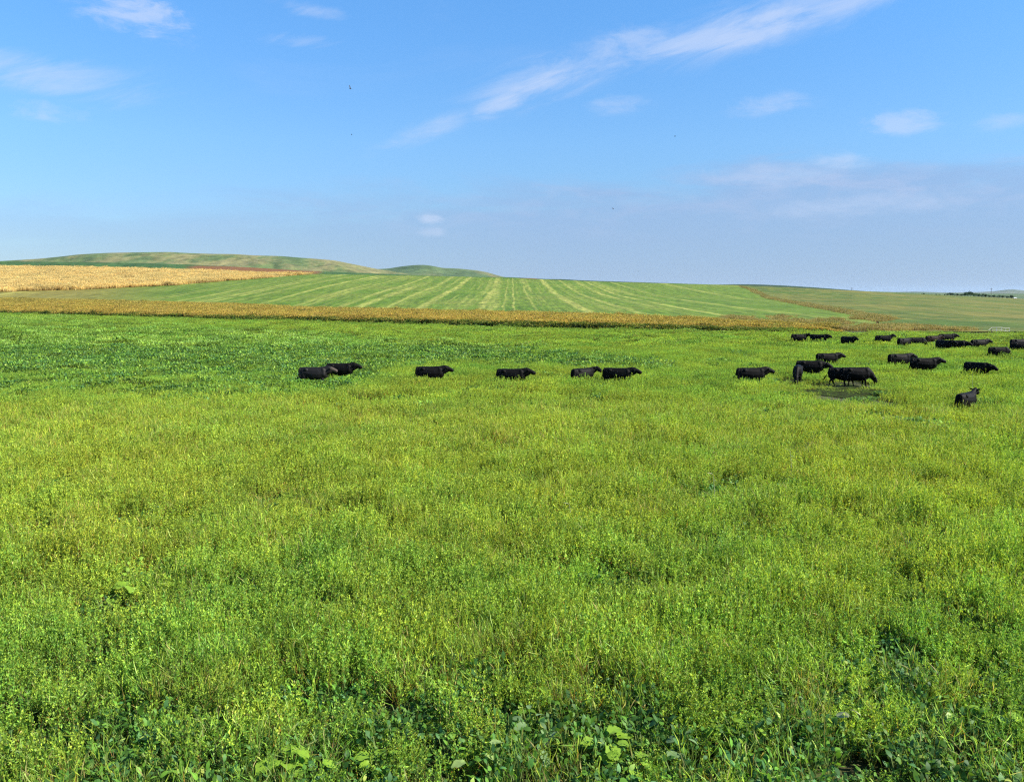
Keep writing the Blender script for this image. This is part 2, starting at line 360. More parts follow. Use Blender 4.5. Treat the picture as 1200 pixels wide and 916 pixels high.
ridge('rolling_hills', 2100, [(-900, 318), (-400, 316), (-100, 309), (0, 306.5), (50, 303.5), (75, 301), (95, 298.6), (130, 296.8), (165, 296.2), (200, 295.8), (225, 297.2), (250, 298), (275, 298.2), (300, 299.8), (330, 300.5), (350, 302.2), (375, 304), (392, 305.4), (410, 309), (430, 313), (445, 316), (480, 321), (560, 326), (700, 336)], 620, m_hill, 'long rolling hill of pale grass on the left skyline', rough=1.3, nc=700)
m_hill2 = hill_mat('far_hill_pasture', [(0.28, (0.040, 0.075, 0.028)), (0.5, (0.060, 0.095, 0.035)), (0.64, (0.09, 0.10, 0.04)), (0.8, (0.13, 0.11, 0.05))], 0.004, 0.02)
ridge('distant_hills', 3300, [(200, 322), (350, 318), (420, 316.6), (455, 315), (470, 312.6), (485, 311), (497, 310.6), (508, 312), (518, 314.2), (540, 315.2), (560, 317.2), (572, 319.5), (582, 322.6), (592, 325), (620, 326.5), (660, 329), (700, 331), (800, 334.3), (840, 335), (860, 333.6), (880, 333.6), (910, 335), (960, 338.4), (1000, 341), (1100, 343.5), (1300, 345)], 900, m_hill2, 'small green knoll and low ridge further along the skyline', rough=1.0, nc=700)
m_blue = hill_mat('remote_hill_pasture', [(0.3, (0.05, 0.08, 0.045)), (0.7, (0.10, 0.11, 0.07))], 0.001, 0.006)
ridge('remote_hills', 9500, [(-1500, 345), (800, 344), (900, 342.5), (980, 341.8), (1040, 342.4), (1075, 341.6), (1110, 343), (1150, 342.2), (1170, 341), (1182, 338.6), (1190, 338.8), (1200, 341), (1230, 342), (1300, 341), (1400, 342.5), (1700, 344)], 2000, m_blue, 'faint blue hills on the far right horizon', rough=0.3, nc=700)

# ------------------------------------------------------------------ vegetation
hidden = bpy.data.collections.new('plant_sources')      # never linked to the scene: sources for instancing only
def leaf_mat(name, trans=0.40, rough=0.6, noise_s=0.12, vary=0.5, yellow=(1.27, 1.07, 0.85), greenc=(0.74, 0.95, 0.95)):
    m, t = mat(name)
    col = t.n('ShaderNodeAttribute', attribute_name='Col').outputs['Color']
    tone = t.n('ShaderNodeAttribute', attribute_name='tone', attribute_type='INSTANCER').outputs['Fac']
    pos = t.n('ShaderNodeNewGeometry').outputs['Position']
    nz = t.noise(pos, noise_s, 4, 0.6); nz2 = t.noise(pos, noise_s*7, 3, 0.6)
    tn = t.m('ADD', tone, t.m('MULTIPLY', t.m('SUBTRACT', nz, 0.5), 1.7))
    tn = t.m('ADD', tn, t.m('MULTIPLY', t.m('SUBTRACT', nz2, 0.5), 1.0), clamp=True)
    c = t.mix(1.0, col, t.mix(tn, greenc, yellow), 'MULTIPLY')
    rnd = t.n('ShaderNodeObjectInfo').outputs['Random']
    br = t.m('ADD', 1.0-vary/2, t.m('MULTIPLY', rnd, vary))
    c = t.mix(1.0, c, t.n('ShaderNodeCombineColor', inp={0: br, 1: br, 2: br}).outputs[0], 'MULTIPLY')
    p = t.n('ShaderNodeBsdfPrincipled', inp={'Base Color': c, 'Roughness': rough, 'Specular IOR Level': 0.16})
    tr = t.n('ShaderNodeBsdfTranslucent', inp={'Color': t.mix(1.0, c, (1.25, 1.15, 0.6), 'MULTIPLY')})
    mx = t.n('ShaderNodeMixShader', inp={0: trans, 1: p, 2: tr})
    t.n('ShaderNodeOutputMaterial', inp={0: mx})
    return m
m_stalk = leaf_mat('fine_stalk_leaves')
m_broad = leaf_mat('broad_leaves', rough=0.5, yellow=(1.25, 1.05, 0.75), greenc=(0.95, 1.04, 0.85))
m_crop = leaf_mat('ripening_crop', noise_s=0.05, yellow=(1.1, 1.0, 0.9), greenc=(0.9, 0.98, 1.0))

def leaves(P, D, L, W, col, rg, cup=0.0):
    """diamond leaves: base P, unit direction D, length L, width W, colour per leaf; returns verts, faces, colours"""
    n = len(P); a = rg.normal(size=(n, 3)); S = np.cross(D, a); S /= np.linalg.norm(S, axis=1, keepdims=True)+1e-9
    N = np.cross(S, D)
    v = np.empty((n, 4, 3)); mid = P+D*(L*0.48)[:, None]+N*(cup*L)[:, None]
    v[:, 0] = P; v[:, 1] = mid+S*(W/2)[:, None]; v[:, 2] = P+D*L[:, None]; v[:, 3] = mid-S*(W/2)[:, None]
    f = np.arange(n*4).reshape(n, 4)
    return v.reshape(-1, 3), f, np.repeat(col, 4, axis=0)
def unit(v): return v/(np.linalg.norm(v, axis=1, keepdims=True)+1e-9)
def pal(rg, n, cs, ws, jit=0.18):
    cs = np.array(cs); k = rg.choice(len(cs), size=n, p=np.array(ws)/sum(ws)); return cs[k]*(1+jit*rg.normal(size=(n, 1))).clip(0.5, 1.6)
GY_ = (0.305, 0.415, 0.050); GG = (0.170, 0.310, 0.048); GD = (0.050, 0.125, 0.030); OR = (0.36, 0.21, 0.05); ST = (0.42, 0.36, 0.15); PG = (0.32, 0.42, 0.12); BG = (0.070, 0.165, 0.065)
def stalk_patch(name, Rad, nst, h0, h1, nl, L, W, seed, m, clump=6, tops=(GY_, GG, PG), topw=(5, 4, 1), lows=(GG, GD, OR, ST), loww=(4, 3, 1.2, 1), stemc=(0.16, 0.17, 0.05), lean=0.12, up=0.9, stemw=0.006, droop=0.0, mid=(0.25, 0.75)):
    rg = np.random.default_rng(seed)
    cc = rg.normal(size=(clump, 2))*Rad*0.55; ch = rg.uniform(0.72, 1.12, clump); ci = rg.integers(0, clump, nst)
    base = cc[ci]+rg.normal(size=(nst, 2))*Rad*0.33
    hh = rg.uniform(h0, h1, nst)*ch[ci]
    ln = rg.normal(size=(nst, 2))*lean
    top = np.stack([base[:, 0]+ln[:, 0]*hh, base[:, 1]+ln[:, 1]*hh, hh], 1); bt = np.stack([base[:, 0], base[:, 1], hh*0], 1)
    # stems
    V = []; Fq = []; Cc = []
    D = unit(top-bt); v, f, c = leaves(bt, D, np.linalg.norm(top-bt, axis=1), np.full(nst, stemw), pal(rg, nst, (stemc, ST, OR), (5, 1, 1)), rg); V.append(v); Fq.append(f); Cc.append(c); off = len(v)
    # leaflets along the stems
    k = np.repeat(np.arange(nst), nl); n = len(k)
    tt = rg.uniform(0.12, 1.0, n)**0.75
    P = bt[k]+(top-bt)[k]*tt[:, None]
    a = rg.uniform(0, 2*math.pi, n); e = rg.normal(up, 0.45, n)-droop
    D = np.stack([np.cos(a)*np.cos(e), np.sin(a)*np.cos(e), np.sin(e)], 1)
    P = P+np.stack([np.cos(a), np.sin(a), np.zeros(n)], 1)*(rg.uniform(0, 0.9, n)*L*0.9*(1.2-tt))[:, None]
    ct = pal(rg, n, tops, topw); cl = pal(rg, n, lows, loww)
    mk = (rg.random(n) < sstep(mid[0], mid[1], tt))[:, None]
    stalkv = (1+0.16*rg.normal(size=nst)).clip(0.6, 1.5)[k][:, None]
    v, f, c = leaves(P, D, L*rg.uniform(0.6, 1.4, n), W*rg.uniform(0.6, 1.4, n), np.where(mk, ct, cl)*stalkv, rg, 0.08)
    V.append(v); Fq.append(f+off); Cc.append(c)
    me = mesh_np(name, np.concatenate(V), np.concatenate(Fq), np.concatenate(Cc)); return link(name, me, m, coll=hidden)
def oval_leaf(P, D, S, L, W, n_arc=(0.0, 0.28, 0.42, 0.30), sag=0.25):
    """8-vertex oval leaf that bends over"""
    N = np.cross(S, D); ts = (0.0, 0.25, 0.6, 1.0); ws = (0.06, 0.42, 0.46, 0.04)
    vs = []
    for tt, ww in zip(ts, ws):
        c = P+D*(L*tt)+N*(-sag*L*tt*tt)
        vs += [c+S*W*ww+N*0.06*W*(tt > 0)*(tt < 1), c-S*W*ww+N*0.06*W*(tt > 0)*(tt < 1)]
    return vs, [(0, 2, 3, 1), (2, 4, 5, 3), (4, 6, 7, 5)]
def broad_patch(name, Rad, npl, L0, L1, hmax, seed, m, cs=(GG, GD, BG, PG), ws=(4, 4, 3, 1), wide=0.62, lpp=9):
    rg = np.random.default_rng(seed); V = []; Fq = []; Cc = []; n0 = 0
    for i in range(npl):
        r = Rad*math.sqrt(rg.random()); a = rg.uniform(0, 6.283); b = np.array([r*math.cos(a), r*math.sin(a), 0.0]); pc = rg.uniform(0.75, 1.25)
        for j in range(lpp):
            a = rg.uniform(0, 6.283); e = rg.uniform(0.1, 1.15); L = rg.uniform(L0, L1); pet = rg.uniform(0.25, 1.0)*hmax
            d0 = np.array([math.cos(a)*0.45, math.sin(a)*0.45, 0.9]); P = b+d0*pet
            D = np.array([math.cos(a)*math.cos(e), math.sin(a)*math.cos(e), math.sin(e)]); S = np.cross(D, [0, 0, 1]); S /= np.linalg.norm(S)
            S = S*math.cos(0.4*rg.normal())+np.cross(D, S)*math.sin(0.5*rg.normal()); S /= np.linalg.norm(S)
            vs, fs = oval_leaf(P, D, S, L, L*wide*rg.uniform(0.8, 1.2))
            V += vs; Fq += [tuple(q_+n0 for q_ in ff) for ff in fs]; n0 += 8
            col = np.array(cs[rg.choice(len(cs), p=np.array(ws)/sum(ws))])*pc*rg.uniform(0.8, 1.25); Cc += [col]*8
            # petiole
            s = np.array([-math.sin(a), math.cos(a), 0])*0.004*(1+hmax)
            V += [b-s, b+s, P+s, P-s]; Fq.append((n0, n0+1, n0+2, n0+3)); n0 += 4; Cc += [np.array((0.14, 0.2, 0.07))]*4
    me = mesh_np(name, np.array(V), np.array([f for f in Fq]), np.array(Cc)); return link(name, me, m, coll=hidden)

def source_coll(name, objs):
    c = bpy.data.collections.new(name)
    for o in objs: c.objects.link(o); hidden.objects.unlink(o)
    return c
def scatter(name, coll, P, rot, scale, zs, pick, tone, m, label):
    """one object whose points carry instanced plants"""
    me = bpy.data.meshes.new(name); me.vertices.add(len(P)); me.vertices.foreach_set('co', np.asarray(P, dtype=np.float32).ravel())
    me.materials.append(m)
    def att(n, ty, v):
        a = me.attributes.new(n, ty, 'POINT'); a.data.foreach_set('vector' if ty == 'FLOAT_VECTOR' else 'value', np.asarray(v, dtype=np.int32 if ty == 'INT' else np.float32).ravel())
    z0 = np.zeros(len(P))
    tilt = rng.normal(size=(len(P), 2))*0.085
    att('rot', 'FLOAT_VECTOR', np.stack([tilt[:, 0], tilt[:, 1], rot], 1)); att('scl', 'FLOAT_VECTOR', np.stack([scale, scale, zs], 1)); att('pick', 'INT', pick); att('tone', 'FLOAT', tone)
    ng = bpy.data.node_groups.new(name+'_nodes', 'GeometryNodeTree')
    ng.interface.new_socket('Geometry', in_out='INPUT', socket_type='NodeSocketGeometry'); ng.interface.new_socket('Geometry', in_out='OUTPUT', socket_type='NodeSocketGeometry')
    N = ng.nodes; Lk = ng.links
    gi = N.new('NodeGroupInput'); go = N.new('NodeGroupOutput'); ci = N.new('GeometryNodeCollectionInfo'); ci.inputs[0].default_value = coll; ci.inputs[1].default_value = True; ci.inputs[2].default_value = True
    ip = N.new('GeometryNodeInstanceOnPoints'); ip.inputs['Pick Instance'].default_value = True
    def na(n, ty): a = N.new('GeometryNodeInputNamedAttribute'); a.data_type = ty; a.inputs[0].default_value = n; return a.outputs[0]
    Lk.new(gi.outputs[0], ip.inputs['Points']); Lk.new(ci.outputs[0], ip.inputs['Instance']); Lk.new(na('pick', 'INT'), ip.inputs['Instance Index'])
    e2r = N.new('FunctionNodeEulerToRotation'); Lk.new(na('rot', 'FLOAT_VECTOR'), e2r.inputs[0]); Lk.new(e2r.outputs[0], ip.inputs['Rotation']); Lk.new(na('scl', 'FLOAT_VECTOR'), ip.inputs['Scale'])
    Lk.new(ip.outputs[0], go.inputs[0])
    o = link(name, me); md = o.modifiers.new('scatter', 'NODES'); md.node_group = ng
    return tag(o, label, None, None, 'stuff')
def cells(x0, x1, y0, y1, step, jit=0.5):
    nx = int((x1-x0)/step); ny = int((y1-y0)/step)
    X, Y = np.meshgrid(np.arange(nx)*step+x0, np.arange(ny)*step+y0); n = X.size
    return X.ravel()+rng.uniform(-jit, jit, n)*step*1.3, Y.ravel()+rng.uniform(-jit, jit, n)*step*1.3
def inview(X, Y, margin=1.18, side=4.0): return (Y > 8.2) & (np.abs(X) < Y*0.58*margin+side)

# how leafy / yellow / bare the pasture is, as a map over the ground
def blobs(px, py, L):
    v = np.zeros_like(px)
    for (a, b, sx, sy, amp) in L: v = np.maximum(v, amp*np.exp(-(((px-a)/sx)**2+((py-b)/sy)**2)))
    return v
def field_maps(X, Y):
    px, py = to_pix(X, Y, 0.0*X+0.2)
    n = fbm(X*0.16+5, Y*0.16); nb = np.clip(0.5+1.35*(fbm(X*1.1, Y*0.8+9, 3)-0.5), 0, 1)
    # leafy blue green band on the left, tapering to the right
    top = np.interp(px, [-500, 0, 300, 450, 560, 760, 800], [366, 372, 388, 402, 407, 424, 430])
    bot = np.interp(px, [-500, 0, 250, 420, 470, 560, 760, 800], [476, 468, 474, 462, 430, 426, 434, 430])
    w_ = 4+10*n
    far = sstep(top-w_, top+w_, py)*(1-sstep(bot-w_, bot+w_, py))
    near = sstep(770, 920, py+(nb-0.5)*170)*np.interp(px, [0, 500, 900, 1200], [0.75, 1.0, 1.3, 1.3])
    near = np.maximum(near, blobs(px, py, [(648, 594, 30, 10, .9), (835, 583, 60, 13, 1), (925, 575, 18, 12, .8), (350, 722, 30, 22, .9), (755, 688, 18, 26, .8), (150, 625, 30, 10, .7), (180, 618, 20, 10, .7), (1080, 650, 40, 18, .7), (860, 645, 30, 20, .6), (640, 860, 70, 35, .9), (700, 900, 90, 30, .9), (1030, 800, 90, 40, 1), (1100, 850, 100, 50, 1), (900, 840, 60, 30, .8), (1060, 500, 40, 6, .6), (120, 745, 40, 14, .6), (510, 790, 40, 16, .5), (350, 895, 120, 24, .9), (70, 905, 80, 20, .6), (920, 488, 60, 8, .5)]))
    far = far*np.interp(py, [366, 384, 398, 428, 440, 470], [0.35, 0.5, 1.0, 1.0, 0.6, 0.45])
    leafy = np.clip(np.maximum(far, near)*(0.45+1.0*nb), 0, 1)
    # yellow olive tone
    yel = np.interp(py, [360, 395, 440, 478, 500, 560, 640, 760, 916], [0.35, 0.52, 0.55, 0.72, 0.85, 0.80, 0.62, 0.45, 0.35])
    yel = yel*np.interp(px, [0, 500, 800, 1200], [1.0, 0.98, 0.85, 0.72]); yel = np.maximum(yel, blobs(px, py, [(620, 522, 120, 18, 1.0), (420, 490, 130, 12, .95), (100, 640, 120, 50, .9)]))
    yel = yel*(1-0.75*far)
    bare = blobs(px, py, [(985, 458, 58, 15, 1.6), (925, 448, 30, 8, 1.0), (1105, 448, 40, 6, .5), (1100, 437, 30, 4, .5), (1180, 394, 60, 5, .8), (260, 428, 60, 3, .6), (360, 722, 16, 14, .6)])
    bare = np.clip(bare*(0.45+1.1*nb), 0, 1.1)
    return leafy, np.clip(yel, 0, 1), bare, n, nb

SP = dict(m=m_stalk)
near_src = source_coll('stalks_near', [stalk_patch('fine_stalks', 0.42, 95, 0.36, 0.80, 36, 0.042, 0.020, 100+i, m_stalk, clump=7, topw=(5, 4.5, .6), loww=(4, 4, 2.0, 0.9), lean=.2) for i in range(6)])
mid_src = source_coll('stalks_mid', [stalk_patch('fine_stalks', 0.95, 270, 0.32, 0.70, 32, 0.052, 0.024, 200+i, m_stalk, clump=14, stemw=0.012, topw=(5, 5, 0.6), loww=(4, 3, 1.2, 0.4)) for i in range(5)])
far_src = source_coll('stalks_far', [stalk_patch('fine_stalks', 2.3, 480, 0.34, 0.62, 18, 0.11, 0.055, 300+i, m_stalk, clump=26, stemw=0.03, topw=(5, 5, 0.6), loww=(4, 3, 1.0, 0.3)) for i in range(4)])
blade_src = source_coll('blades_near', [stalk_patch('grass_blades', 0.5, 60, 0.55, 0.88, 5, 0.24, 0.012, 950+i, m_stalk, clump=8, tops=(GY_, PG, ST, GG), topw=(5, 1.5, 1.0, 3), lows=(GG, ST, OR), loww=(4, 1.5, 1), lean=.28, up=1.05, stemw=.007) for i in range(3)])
tallleaf_src = source_coll('tall_leafy', [broad_patch('tall_leafy_plants', 0.35, 4, 0.05, 0.13, 0.62, 960+i, m_broad, cs=(GG, PG, (0.20, 0.36, 0.05)), ws=(4, 1.2, 4), lpp=11) for i in range(3)])
bn_src = source_coll('leafy_near', [broad_patch('leafy_plants', 0.45, 26, 0.045, 0.11, 0.36, 400+i, m_broad, cs=((0.10, 0.22, 0.033), GD, BG, PG), ws=(6, 5, 2.5, 0.5)) for i in range(5)])
bm_src = source_coll('leafy_mid', [broad_patch('leafy_plants', 1.0, 60, 0.09, 0.18, 0.40, 500+i, m_broad, cs=(GG, GD, BG, PG), ws=(5, 4, 3, 0.3)) for i in range(4)])
bf_src = source_coll('leafy_far', [broad_patch('leafy_plants', 2.3, 230, 0.10, 0.24, 0.42, 600+i, m_broad, cs=(GG, (0.19, 0.31, 0.08), (0.14, 0.26, 0.07)), ws=(4, 3, 3), lpp=7) for i in range(3)])
def lay(name, src, nsrc, X, Y, keep, tone, m, label, s0=0.8, s1=1.2, z0=0.8, z1=1.25, zmul=None, lift=0.0):
    X = X[keep]; Y = Y[keep]; n = len(X); tone = tone[keep]
    zs = rng.uniform(z0, z1, n)*(1 if zmul is None else zmul[keep])
    scatter(name, src, np.stack([X, Y, H(X, Y)+lift], 1), rng.uniform(0, 6.283, n), rng.uniform(s0, s1, n), zs, rng.integers(0, nsrc, n), tone, m, label)
    print(name, n)
NEAR, MID = 32, 105
for (nm, src, ns, y0, y1, step) in (('tall_weedy_growth', near_src, 6, 8, NEAR, 0.50), ('tall_weedy_growth', mid_src, 5, NEAR-2, MID, 1.12), ('tall_weedy_growth', far_src, 4, MID-5, 330, 2.7)):
    X, Y = cells(-y1*0.72-6, y1*0.72+6, y0, y1, step)
    lf, yl, br, n, nb = field_maps(X, Y)
    edge = curve(np.clip(column(X, Y), -700, 1600), Y1)-2
    gap = (nb < 0.37) & (rng.random(len(X)) < 0.75) if y0 < 90 else np.zeros(len(X), bool)
    keep = inview(X, Y) & (Y < edge) & ~gap & (rng.random(len(X)) > lf*(0.89 if y0 < 20 else 0.78 if y0 < 90 else 0.55)) & (rng.random(len(X)) > br*0.80)
    zm = (0.32+0.45*n+0.95*nb)*(1-0.30*lf)*(1-0.82*br)*np.interp(Y, [30, 48, 85, 105], [1.0, 0.86, 0.86, 0.66])*np.interp(edge-Y, [0, 22], [0.55, 1.0])
    if y0 > 90: zm = zm*0.95
    lab = {8: 'tall fine-stemmed green and yellow growth in the foreground', NEAR-2: 'fine olive green growth around the walking cattle', MID-5: 'smooth light green growth in front of the yellow strip'}[y0]
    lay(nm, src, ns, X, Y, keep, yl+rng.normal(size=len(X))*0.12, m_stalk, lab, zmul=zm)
for (src, ns, y0, y1, step, lab) in ((bn_src, 5, 8, NEAR, 0.62, 'low broad-leaved plants under the foreground growth'), (bm_src, 4, NEAR-1, MID, 1.25, 'dark green leafy patches in the middle of the pasture'), (bf_src, 3, MID-4, 320, 3.0, 'bluish green leafy crop band on the left of the pasture')):
    X, Y = cells(-y1*0.72-6, y1*0.72+6, y0, y1, step)
    lf, yl, br, n, nb = field_maps(X, Y)
    edge = curve(np.clip(column(X, Y), -700, 1600), Y1)-2
    base = 0.75 if y0 == 8 else (0.10 if y0 < 60 else 0.03)
    keep = inview(X, Y) & (Y < edge) & (rng.random(len(X)) < np.maximum(lf*1.3, base)) & (rng.random(len(X)) > br*0.8)
    lay('broadleaf_ground_cover', src, ns, X, Y, keep, np.clip((0.2 if y0 == 8 else 0.5)+rng.normal(size=len(X))*0.25, 0, 1), m_broad, lab, zmul=(0.8+0.5*nb+0.25*lf)*(1-0.6*br))

for (src, step, p_, z_, nm_, lab) in ((blade_src, 0.7, 0.55, 1.0, 'loose_grass_blades', 'loose upright grass stems standing above the foreground growth'), (tallleaf_src, 0.8, 0.17, 1.0, 'scattered_leafy_weeds', 'bright leafy weeds scattered through the foreground stems')):
    X, Y = cells(-36, 36, 8, 46, step)
    lf, yl, br, n, nb = field_maps(X, Y)
    keep = inview(X, Y) & (rng.random(len(X)) < p_*(0.5+n)*(1-0.8*lf)) & ((nb > 0.3) | (src is tallleaf_src))
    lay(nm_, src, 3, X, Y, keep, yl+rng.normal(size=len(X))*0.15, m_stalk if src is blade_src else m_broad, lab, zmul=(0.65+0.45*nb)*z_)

# yellow strip crop
YT = (0.42, 0.345, 0.075); YO = (0.34, 0.245, 0.065); YB = (0.26, 0.185, 0.062); YG = (0.20, 0.24, 0.04)
strip_src = source_coll('strip_crop', [stalk_patch('crop_plants', 2.0, 420, 1.25, 1.60, 18, 0.22, 0.10, 700+i, m_crop, clump=30, tops=(YT, YO, YB, YG), topw=(5, 3, 2, 2), lows=((0.03, 0.065, 0.010), (0.045, 0.08, 0.013)), loww=(6, 4), stemc=(0.05, 0.08, 0.02), up=0.3, mid=(0.62, 0.88), stemw=0.03) for i in range(4)]+[stalk_patch('crop_plants', 1.5, 420, 1.15, 1.5, 20, 0.22, 0.11, 750, m_crop, clump=30, tops=((0.05, 0.10, 0.014), (0.08, 0.12, 0.018), YG, YT), topw=(4, 3, 2, 1.5), lows=((0.026, 0.055, 0.009), (0.04, 0.07, 0.012)), loww=(6, 4), stemc=(0.04, 0.06, 0.015), up=0.0, mid=(0.75, 0.95), stemw=0.03)])  # green lower leaves and edge row coloured darker to stand in for edge shade
X, Y = cells(-520, 190, 140, 640, 2.5)
px = column(X, Y); pc = np.clip(px, -700, 1600); fade = sstep(1010, 900, px+(fbm(X*.1, Y*.1)-.5)*80)
keep = (px > -520) & (Y > curve(pc, Y1)) & (Y < curve(pc, Y2)+(fbm(X*0.05, Y*0.05)-0.5)*10) & (rng.random(len(X)) < fade)
tq = (Y-curve(pc, Y1))/(curve(pc, Y2)-curve(pc, Y1))
ex = np.concatenate([X[keep], X[keep][:0]]); ey = Y[keep]; et = np.clip(0.9-0.5*tq, 0, 1)[keep]; ek = rng.integers(0, 4, len(ex))
pe = np.interp(np.linspace(0, 1, 900)**1.0, [0, 1], [-480, 950]); qy = curve(pe, Y1)-0.8+rng.uniform(-.5, .5, 900); qx = (pe-600)/F2*qy
n2_ = np.clip(0.5+0*qx, 0, 1)
ex = np.concatenate([ex, qx]); ey = np.concatenate([ey, qy]); et = np.concatenate([et, n2_]); ek = np.concatenate([ek, np.full(900, 4)])
scatter('ripening_crop_strip', strip_src, np.stack([ex, ey, H(ex, ey)], 1), rng.uniform(0, 6.283, len(ex)), rng.uniform(.85, 1.15, len(ex)), np.where(ek == 4, rng.uniform(.50, .88, len(ex)), rng.uniform(.85, 1.1, len(ex)))*np.clip(1.15-np.maximum(column(ex, ey)-650, 0)/420, .5, 1), ek, et, m_crop, 'long yellow and brown strip of ripening crop with green edge, its shade painted in')
# golden tall crop field on the left hillside
CG = (0.56, 0.46, 0.21); CO = (0.50, 0.39, 0.165); CB = (0.40, 0.29, 0.12)
corn_src = source_coll('golden_crop', [stalk_patch('crop_plants', 3.6, 560, 2.0, 2.4, 22, 0.34, 0.14, 800+i, m_crop, clump=60, tops=(CG, CO, (0.66, 0.55, 0.25)), topw=(5, 2, 3), lows=(CB, CO, (0.30, 0.20, 0.08)), loww=(4, 2, 3), stemc=CO, up=0.7, stemw=0.08, lean=0.04) for i in range(3)])
X, Y = cells(-900, -150, 440, 900, 3.6)
px = column(X, Y); pc = np.clip(px, -700, 1600)
keep = (px > -480) & (px < 356) & (Y > curve(pc, Y3)+2) & (Y < curve(pc, Y4)+14)
lay('golden_crop', corn_src, 3, X, Y, keep, np.full(len(X), 0.7), m_crop, 'tall golden ripe crop covering the left hillside', z0=0.95, z1=1.03, zmul=np.interp(px, [250, 356], [1.0, 0.5]))
# dry grass along the boundary bank and the tan corner
dry_src = source_coll('dry_grass', [stalk_patch('dry_grass_clumps', 1.1, 200, 0.5, 1.1, 6, 0.20, 0.035, 900+i, m_crop, clump=9, tops=((0.33, 0.275, 0.13), (0.46, 0.39, 0.22), (0.13, 0.17, 0.04), (0.06, 0.10, 0.02)), topw=(3.5, 2, 4, 2.5), lows=((0.16, 0.13, 0.05), (0.05, 0.08, 0.02), (0.24, 0.18, 0.08)), loww=(2, 5, 1), stemc=(0.36, 0.28, 0.14), up=1.1, stemw=0.03) for i in range(4)])
bx = []; by = []; bz = []
fpx = np.interp(np.linspace(0, 1, 900), [0, 1], [868, 1034])
for p_ in fpx:
    y_ = np.interp(p_, bpx, bY); 
    for k in range(1 if p_ < 900 else 2):
        bx.append((p_-600)/F2*y_+random.gauss(0, 0.9)); by.append(y_+random.gauss(0, 2.0)); bz.append(np.interp(p_, [868, 900, 1034], [1.0, 0.8, 0.6])*random.uniform(.6, 1.15))
X = np.array(bx); Y = np.array(by); zm = np.array(bz)
lay('dry_grass_verge', dry_src, 4, X, Y, np.ones(len(X), bool), rng.uniform(0.3, 1, len(X)), m_crop, 'pale dry grass bank running down between the two far fields', zmul=zm)
X, Y = cells(30, 130, 148, 235, 1.7); px, py = to_pix(X, Y, 0*X)
msk = blobs(px, py, [(1040, 386.5, 75, 3.6, 1.2), (950, 380, 90, 3, 1.0), (880, 376, 80, 2.2, .8), (1010, 378, 50, 3, .9), (1110, 389, 40, 2.5, .9)])
keep = (rng.random(len(X)) < np.where(msk > 0.5, msk*0.7, 0)*(0.25+0.75*(fbm(X*.12, Y*.12) > 0.46))) & (Y > 150)
lay('dry_grass_corner', dry_src, 4, X, Y, keep, rng.uniform(0.5, 1.2, len(X)), m_crop, 'tan dry grass patch behind the farthest cattle', zmul=0.75+0*X)


# ------------------------------------------------------------------ trampled patches
def patch_sheet(name, px, py, rx, ry, label, seed):
    cx, cyy = on_flat(px, py); rg = np.random.default_rng(seed); n = 40; V = [(cx, cyy, 0.03)]
    for i in range(n):
        a = i/n*2*math.pi; k = 0.72+0.5*vnoise(3+2*math.cos(a)+seed, 3+2*math.sin(a)); V.append((cx+rx*k*math.cos(a), cyy+ry*k*math.sin(a), 0.03))
    V = np.array(V, float); V[:, 2] = np.where(np.hypot(V[:, 0], V[:, 1]) < 150, (fbm(V[:, 0]*0.22, V[:, 1]*0.22)-0.5)*0.10, 0)+0.035
    return tag(link(name, mesh_np(name, V, [(0, i+1, (i+1) % n+1) for i in range(n)]), m_mud), label, None, None, 'structure')
patch_sheet('bare_ground', 985, 457, 3.1, 6.0, 'dark trampled bare soil below the pair of merged cows', 1)
patch_sheet('bare_ground', 925, 447, 1.6, 3.4, 'dark bare soil left of the narrow grazing cow', 2)
patch_sheet('bare_ground', 1185, 392, 13, 20, 'grey trodden earth around the white fence on the right', 3)

# ------------------------------------------------------------------ cattle
m_coat, t = mat('black_coat'); tcn = t.n('ShaderNodeTexCoord').outputs['Object']
nz = t.noise(tcn, 3.0, 4, 0.6); c = t.ramp(nz, [(0.3, (0.0022, 0.0021, 0.0023)), (0.7, (0.0055, 0.005, 0.005))])
finish(t, c, rough=0.6, bump=t.noise(tcn, 40, 3, 0.6), bstr=0.3, bdist=0.01, spec=0.07)
m_brown, t = mat('sunbleached_coat'); tcn = t.n('ShaderNodeTexCoord').outputs['Object']
c = t.ramp(t.noise(tcn, 3.0, 4, 0.6), [(0.3, (0.007, 0.0045, 0.004)), (0.7, (0.018, 0.010, 0.008))]); finish(t, c, rough=0.6, bump=t.noise(tcn, 40, 3), bstr=0.3, bdist=0.01, spec=0.05)
m_grey, t = mat('grey_face_coat'); tcn = t.n('ShaderNodeTexCoord').outputs['Object']
s = t.n('ShaderNodeSeparateXYZ', inp={0: tcn})
f = t.n('ShaderNodeMapRange', interpolation_type='SMOOTHSTEP', inp={'Value': s.outputs[0], 'From Min': 1.05, 'From Max': 1.3}).outputs[0]
c = t.mix(f, (0.006, 0.0055, 0.0055), (0.05, 0.038, 0.03)); finish(t, c, rough=0.6)

